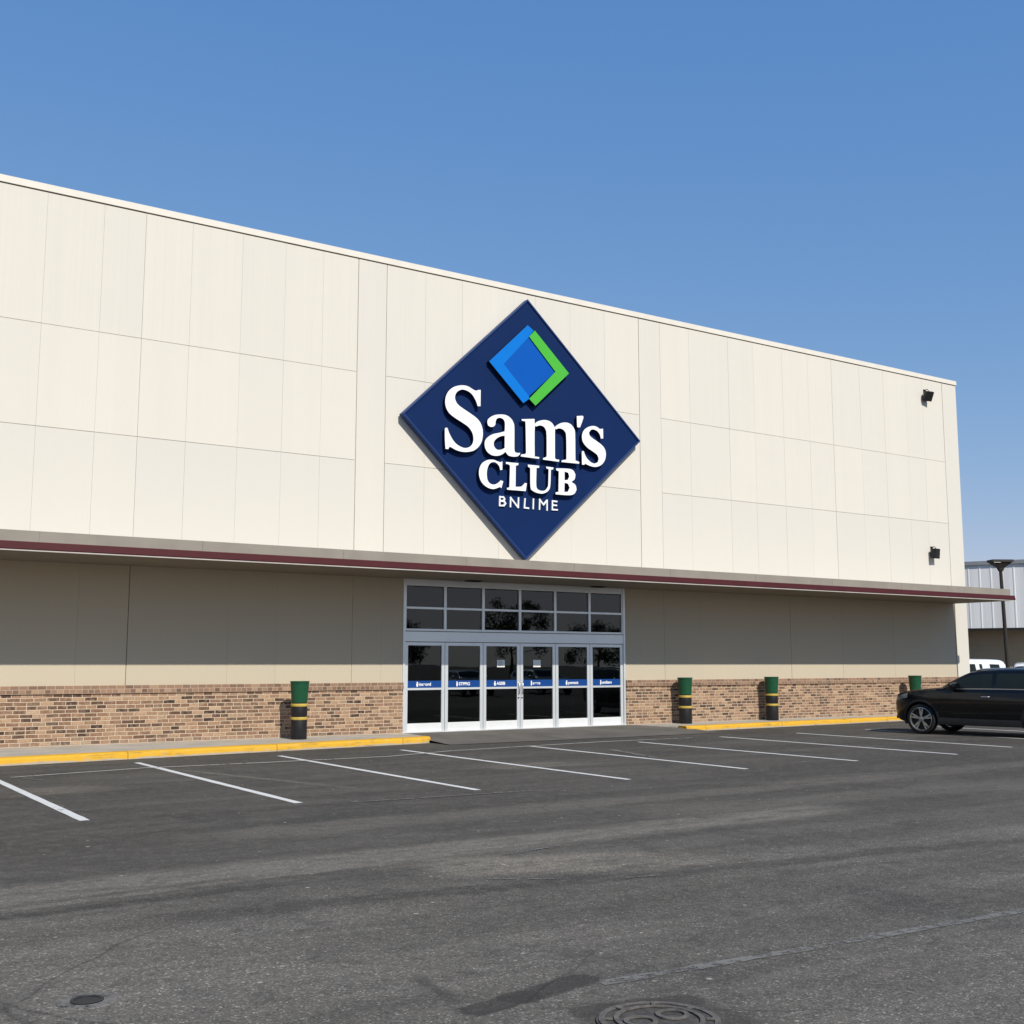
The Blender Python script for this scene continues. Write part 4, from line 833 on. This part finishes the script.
# ------------------------------------------------------------------ warehouse next door
A = Vector((51, 11)); d = Vector((.454, -.891)); nrm = Vector((-.891, -.454))
NBR = thing('neighbour_warehouse', 'pale grey sheet metal warehouse with a brown shaded ground floor beyond the corner', 'warehouse', (51, 11, 0))
F = Matrix(((d.x, -nrm.x, 0, 0), (d.y, -nrm.y, 0, 0), (0, 0, 1, 0), (0, 0, 0, 1)))            # local x along the front, y into the building
bm = bmesh.new(); prof = []; x = -24.; rr = random.Random(5)
while x < 34:
    wdt = rr.choice((.42, .55, .7)); prof += [(x, 0), (x+wdt, 0), (x+wdt+.03, -.014), (x+wdt+.075, -.014), (x+wdt+.105, 0)]; x += wdt+.105
a = [bm.verts.new(F @ Vector((px, py, 3.5))) for px, py in prof]; b = [bm.verts.new(F @ Vector((px, py, 6.64))) for px, py in prof]
for i in range(len(a)-1): bm.faces.new((a[i], a[i+1], b[i+1], b[i]))
obj('metal_cladding', bm, M_METAL, NBR)
bm = bmesh.new(); box(bm, -24.1, 34.1, -.10, .30, 6.642, 6.83, mat=F); obj('eave', bm, M_GREYCAP, NBR)
bm = bmesh.new(); box(bm, -24, 34, .02, 3.0, 3.44, 3.498, mat=F); box(bm, -24, 34, -.05, .02, 3.40, 3.499, mat=F); obj('overhang', bm, M_TRIM, NBR)
bm = bmesh.new(); box(bm, -24, 34, .9, 3.2, -.02, 3.438, mat=F); obj('ground_floor_wall', bm, M_BROWN, NBR)
bm = bmesh.new(); box(bm, -24, 34, .04, 30, 3.5, 6.64, mat=F); box(bm, -24, 34, 3.21, 30, -.02, 3.438, mat=F); obj('rear_block', bm, M_GREYCAP, NBR)

# ------------------------------------------------------------------ what the glass mirrors: trees and cars across the lot
def tree(label, x, y, H, Wd, seed):
    rr = random.Random(seed); t = thing('tree', label, 'tree', (x, y, 0), 0, 'trees across the car park')
    bm = bmesh.new(); tube(bm, [(0, 0, -.05), (.06, .03, H*.22), (.02, -.05, H*.45), (.1, .0, H*.8)], .20, 10, r2=.05)
    cl = []
    for k in range(26):
        an, zz = rr.uniform(0, 6.28), rr.uniform(.38, .95); rad = Wd*math.sqrt(max(.05, 1-((zz-.6)/.42)**2))*rr.uniform(.25, .95); p = Vector((math.cos(an)*rad, math.sin(an)*rad, H*zz)); cl.append((p, rr.uniform(.5, 1.0)))
        if k % 2 == 0: tube(bm, [(.03, 0, H*(.25+zz*.25)), tuple(p*.55+Vector((0, 0, H*zz*.42))), tuple(p)], .06, 6, r2=.015)
    obj('trunk', bm, M_BARK, t, True); bm = bmesh.new()
    for p, r in cl:
        for k in range(170):
            u = Vector((rr.gauss(0, 1), rr.gauss(0, 1), rr.gauss(0, .8))).normalized()*r*rr.uniform(.35, 1.05); q = p+u; a_ = Vector((rr.gauss(0,1), rr.gauss(0,1), rr.gauss(0,1))).normalized(); b_ = a_.orthogonal().normalized(); s = rr.uniform(.07, .14)
            bm.faces.new([bm.verts.new(q+v_) for v_ in (a_*s, b_*s*.5, -a_*s, -b_*s*.5)])
    obj('crown', bm, M_LEAF, t)

tree('low rounded tree across the lot, mirrored in the upper panes above the middle doors', 57.5, -62, 7.6, 3.6, 1)
tree('small bushy tree across the lot, mirrored in the upper panes at the left', 47.5, -64, 5.4, 2.6, 2)
tree('wide tree across the lot, mirrored in the upper panes at the right', 70.5, -66, 5.6, 4.2, 3)
SED = dict(SUV, belt=.98, top=[(a, b*.86) for a, b in SUV['top']], roof=[(a, .96+(b-1.12)*.92) for a, b in SUV['roof']], wr=.34)
q1 = make_car('parked_car', 'silver car across the lot, mirrored in the second door from the left', 'car', SED, M_CARSIL, 'cars across the lot mirrored in the doors', rail=False)
q1.location = (33.4, -28.6, 0); q1.rotation_euler.z = R(-78)
q2 = copy_tree(q1); q2.location = (38.9, -28.9, 0); q2.rotation_euler.z = R(-84); q2['label'] = 'silver car across the lot, mirrored in the middle pair of doors'
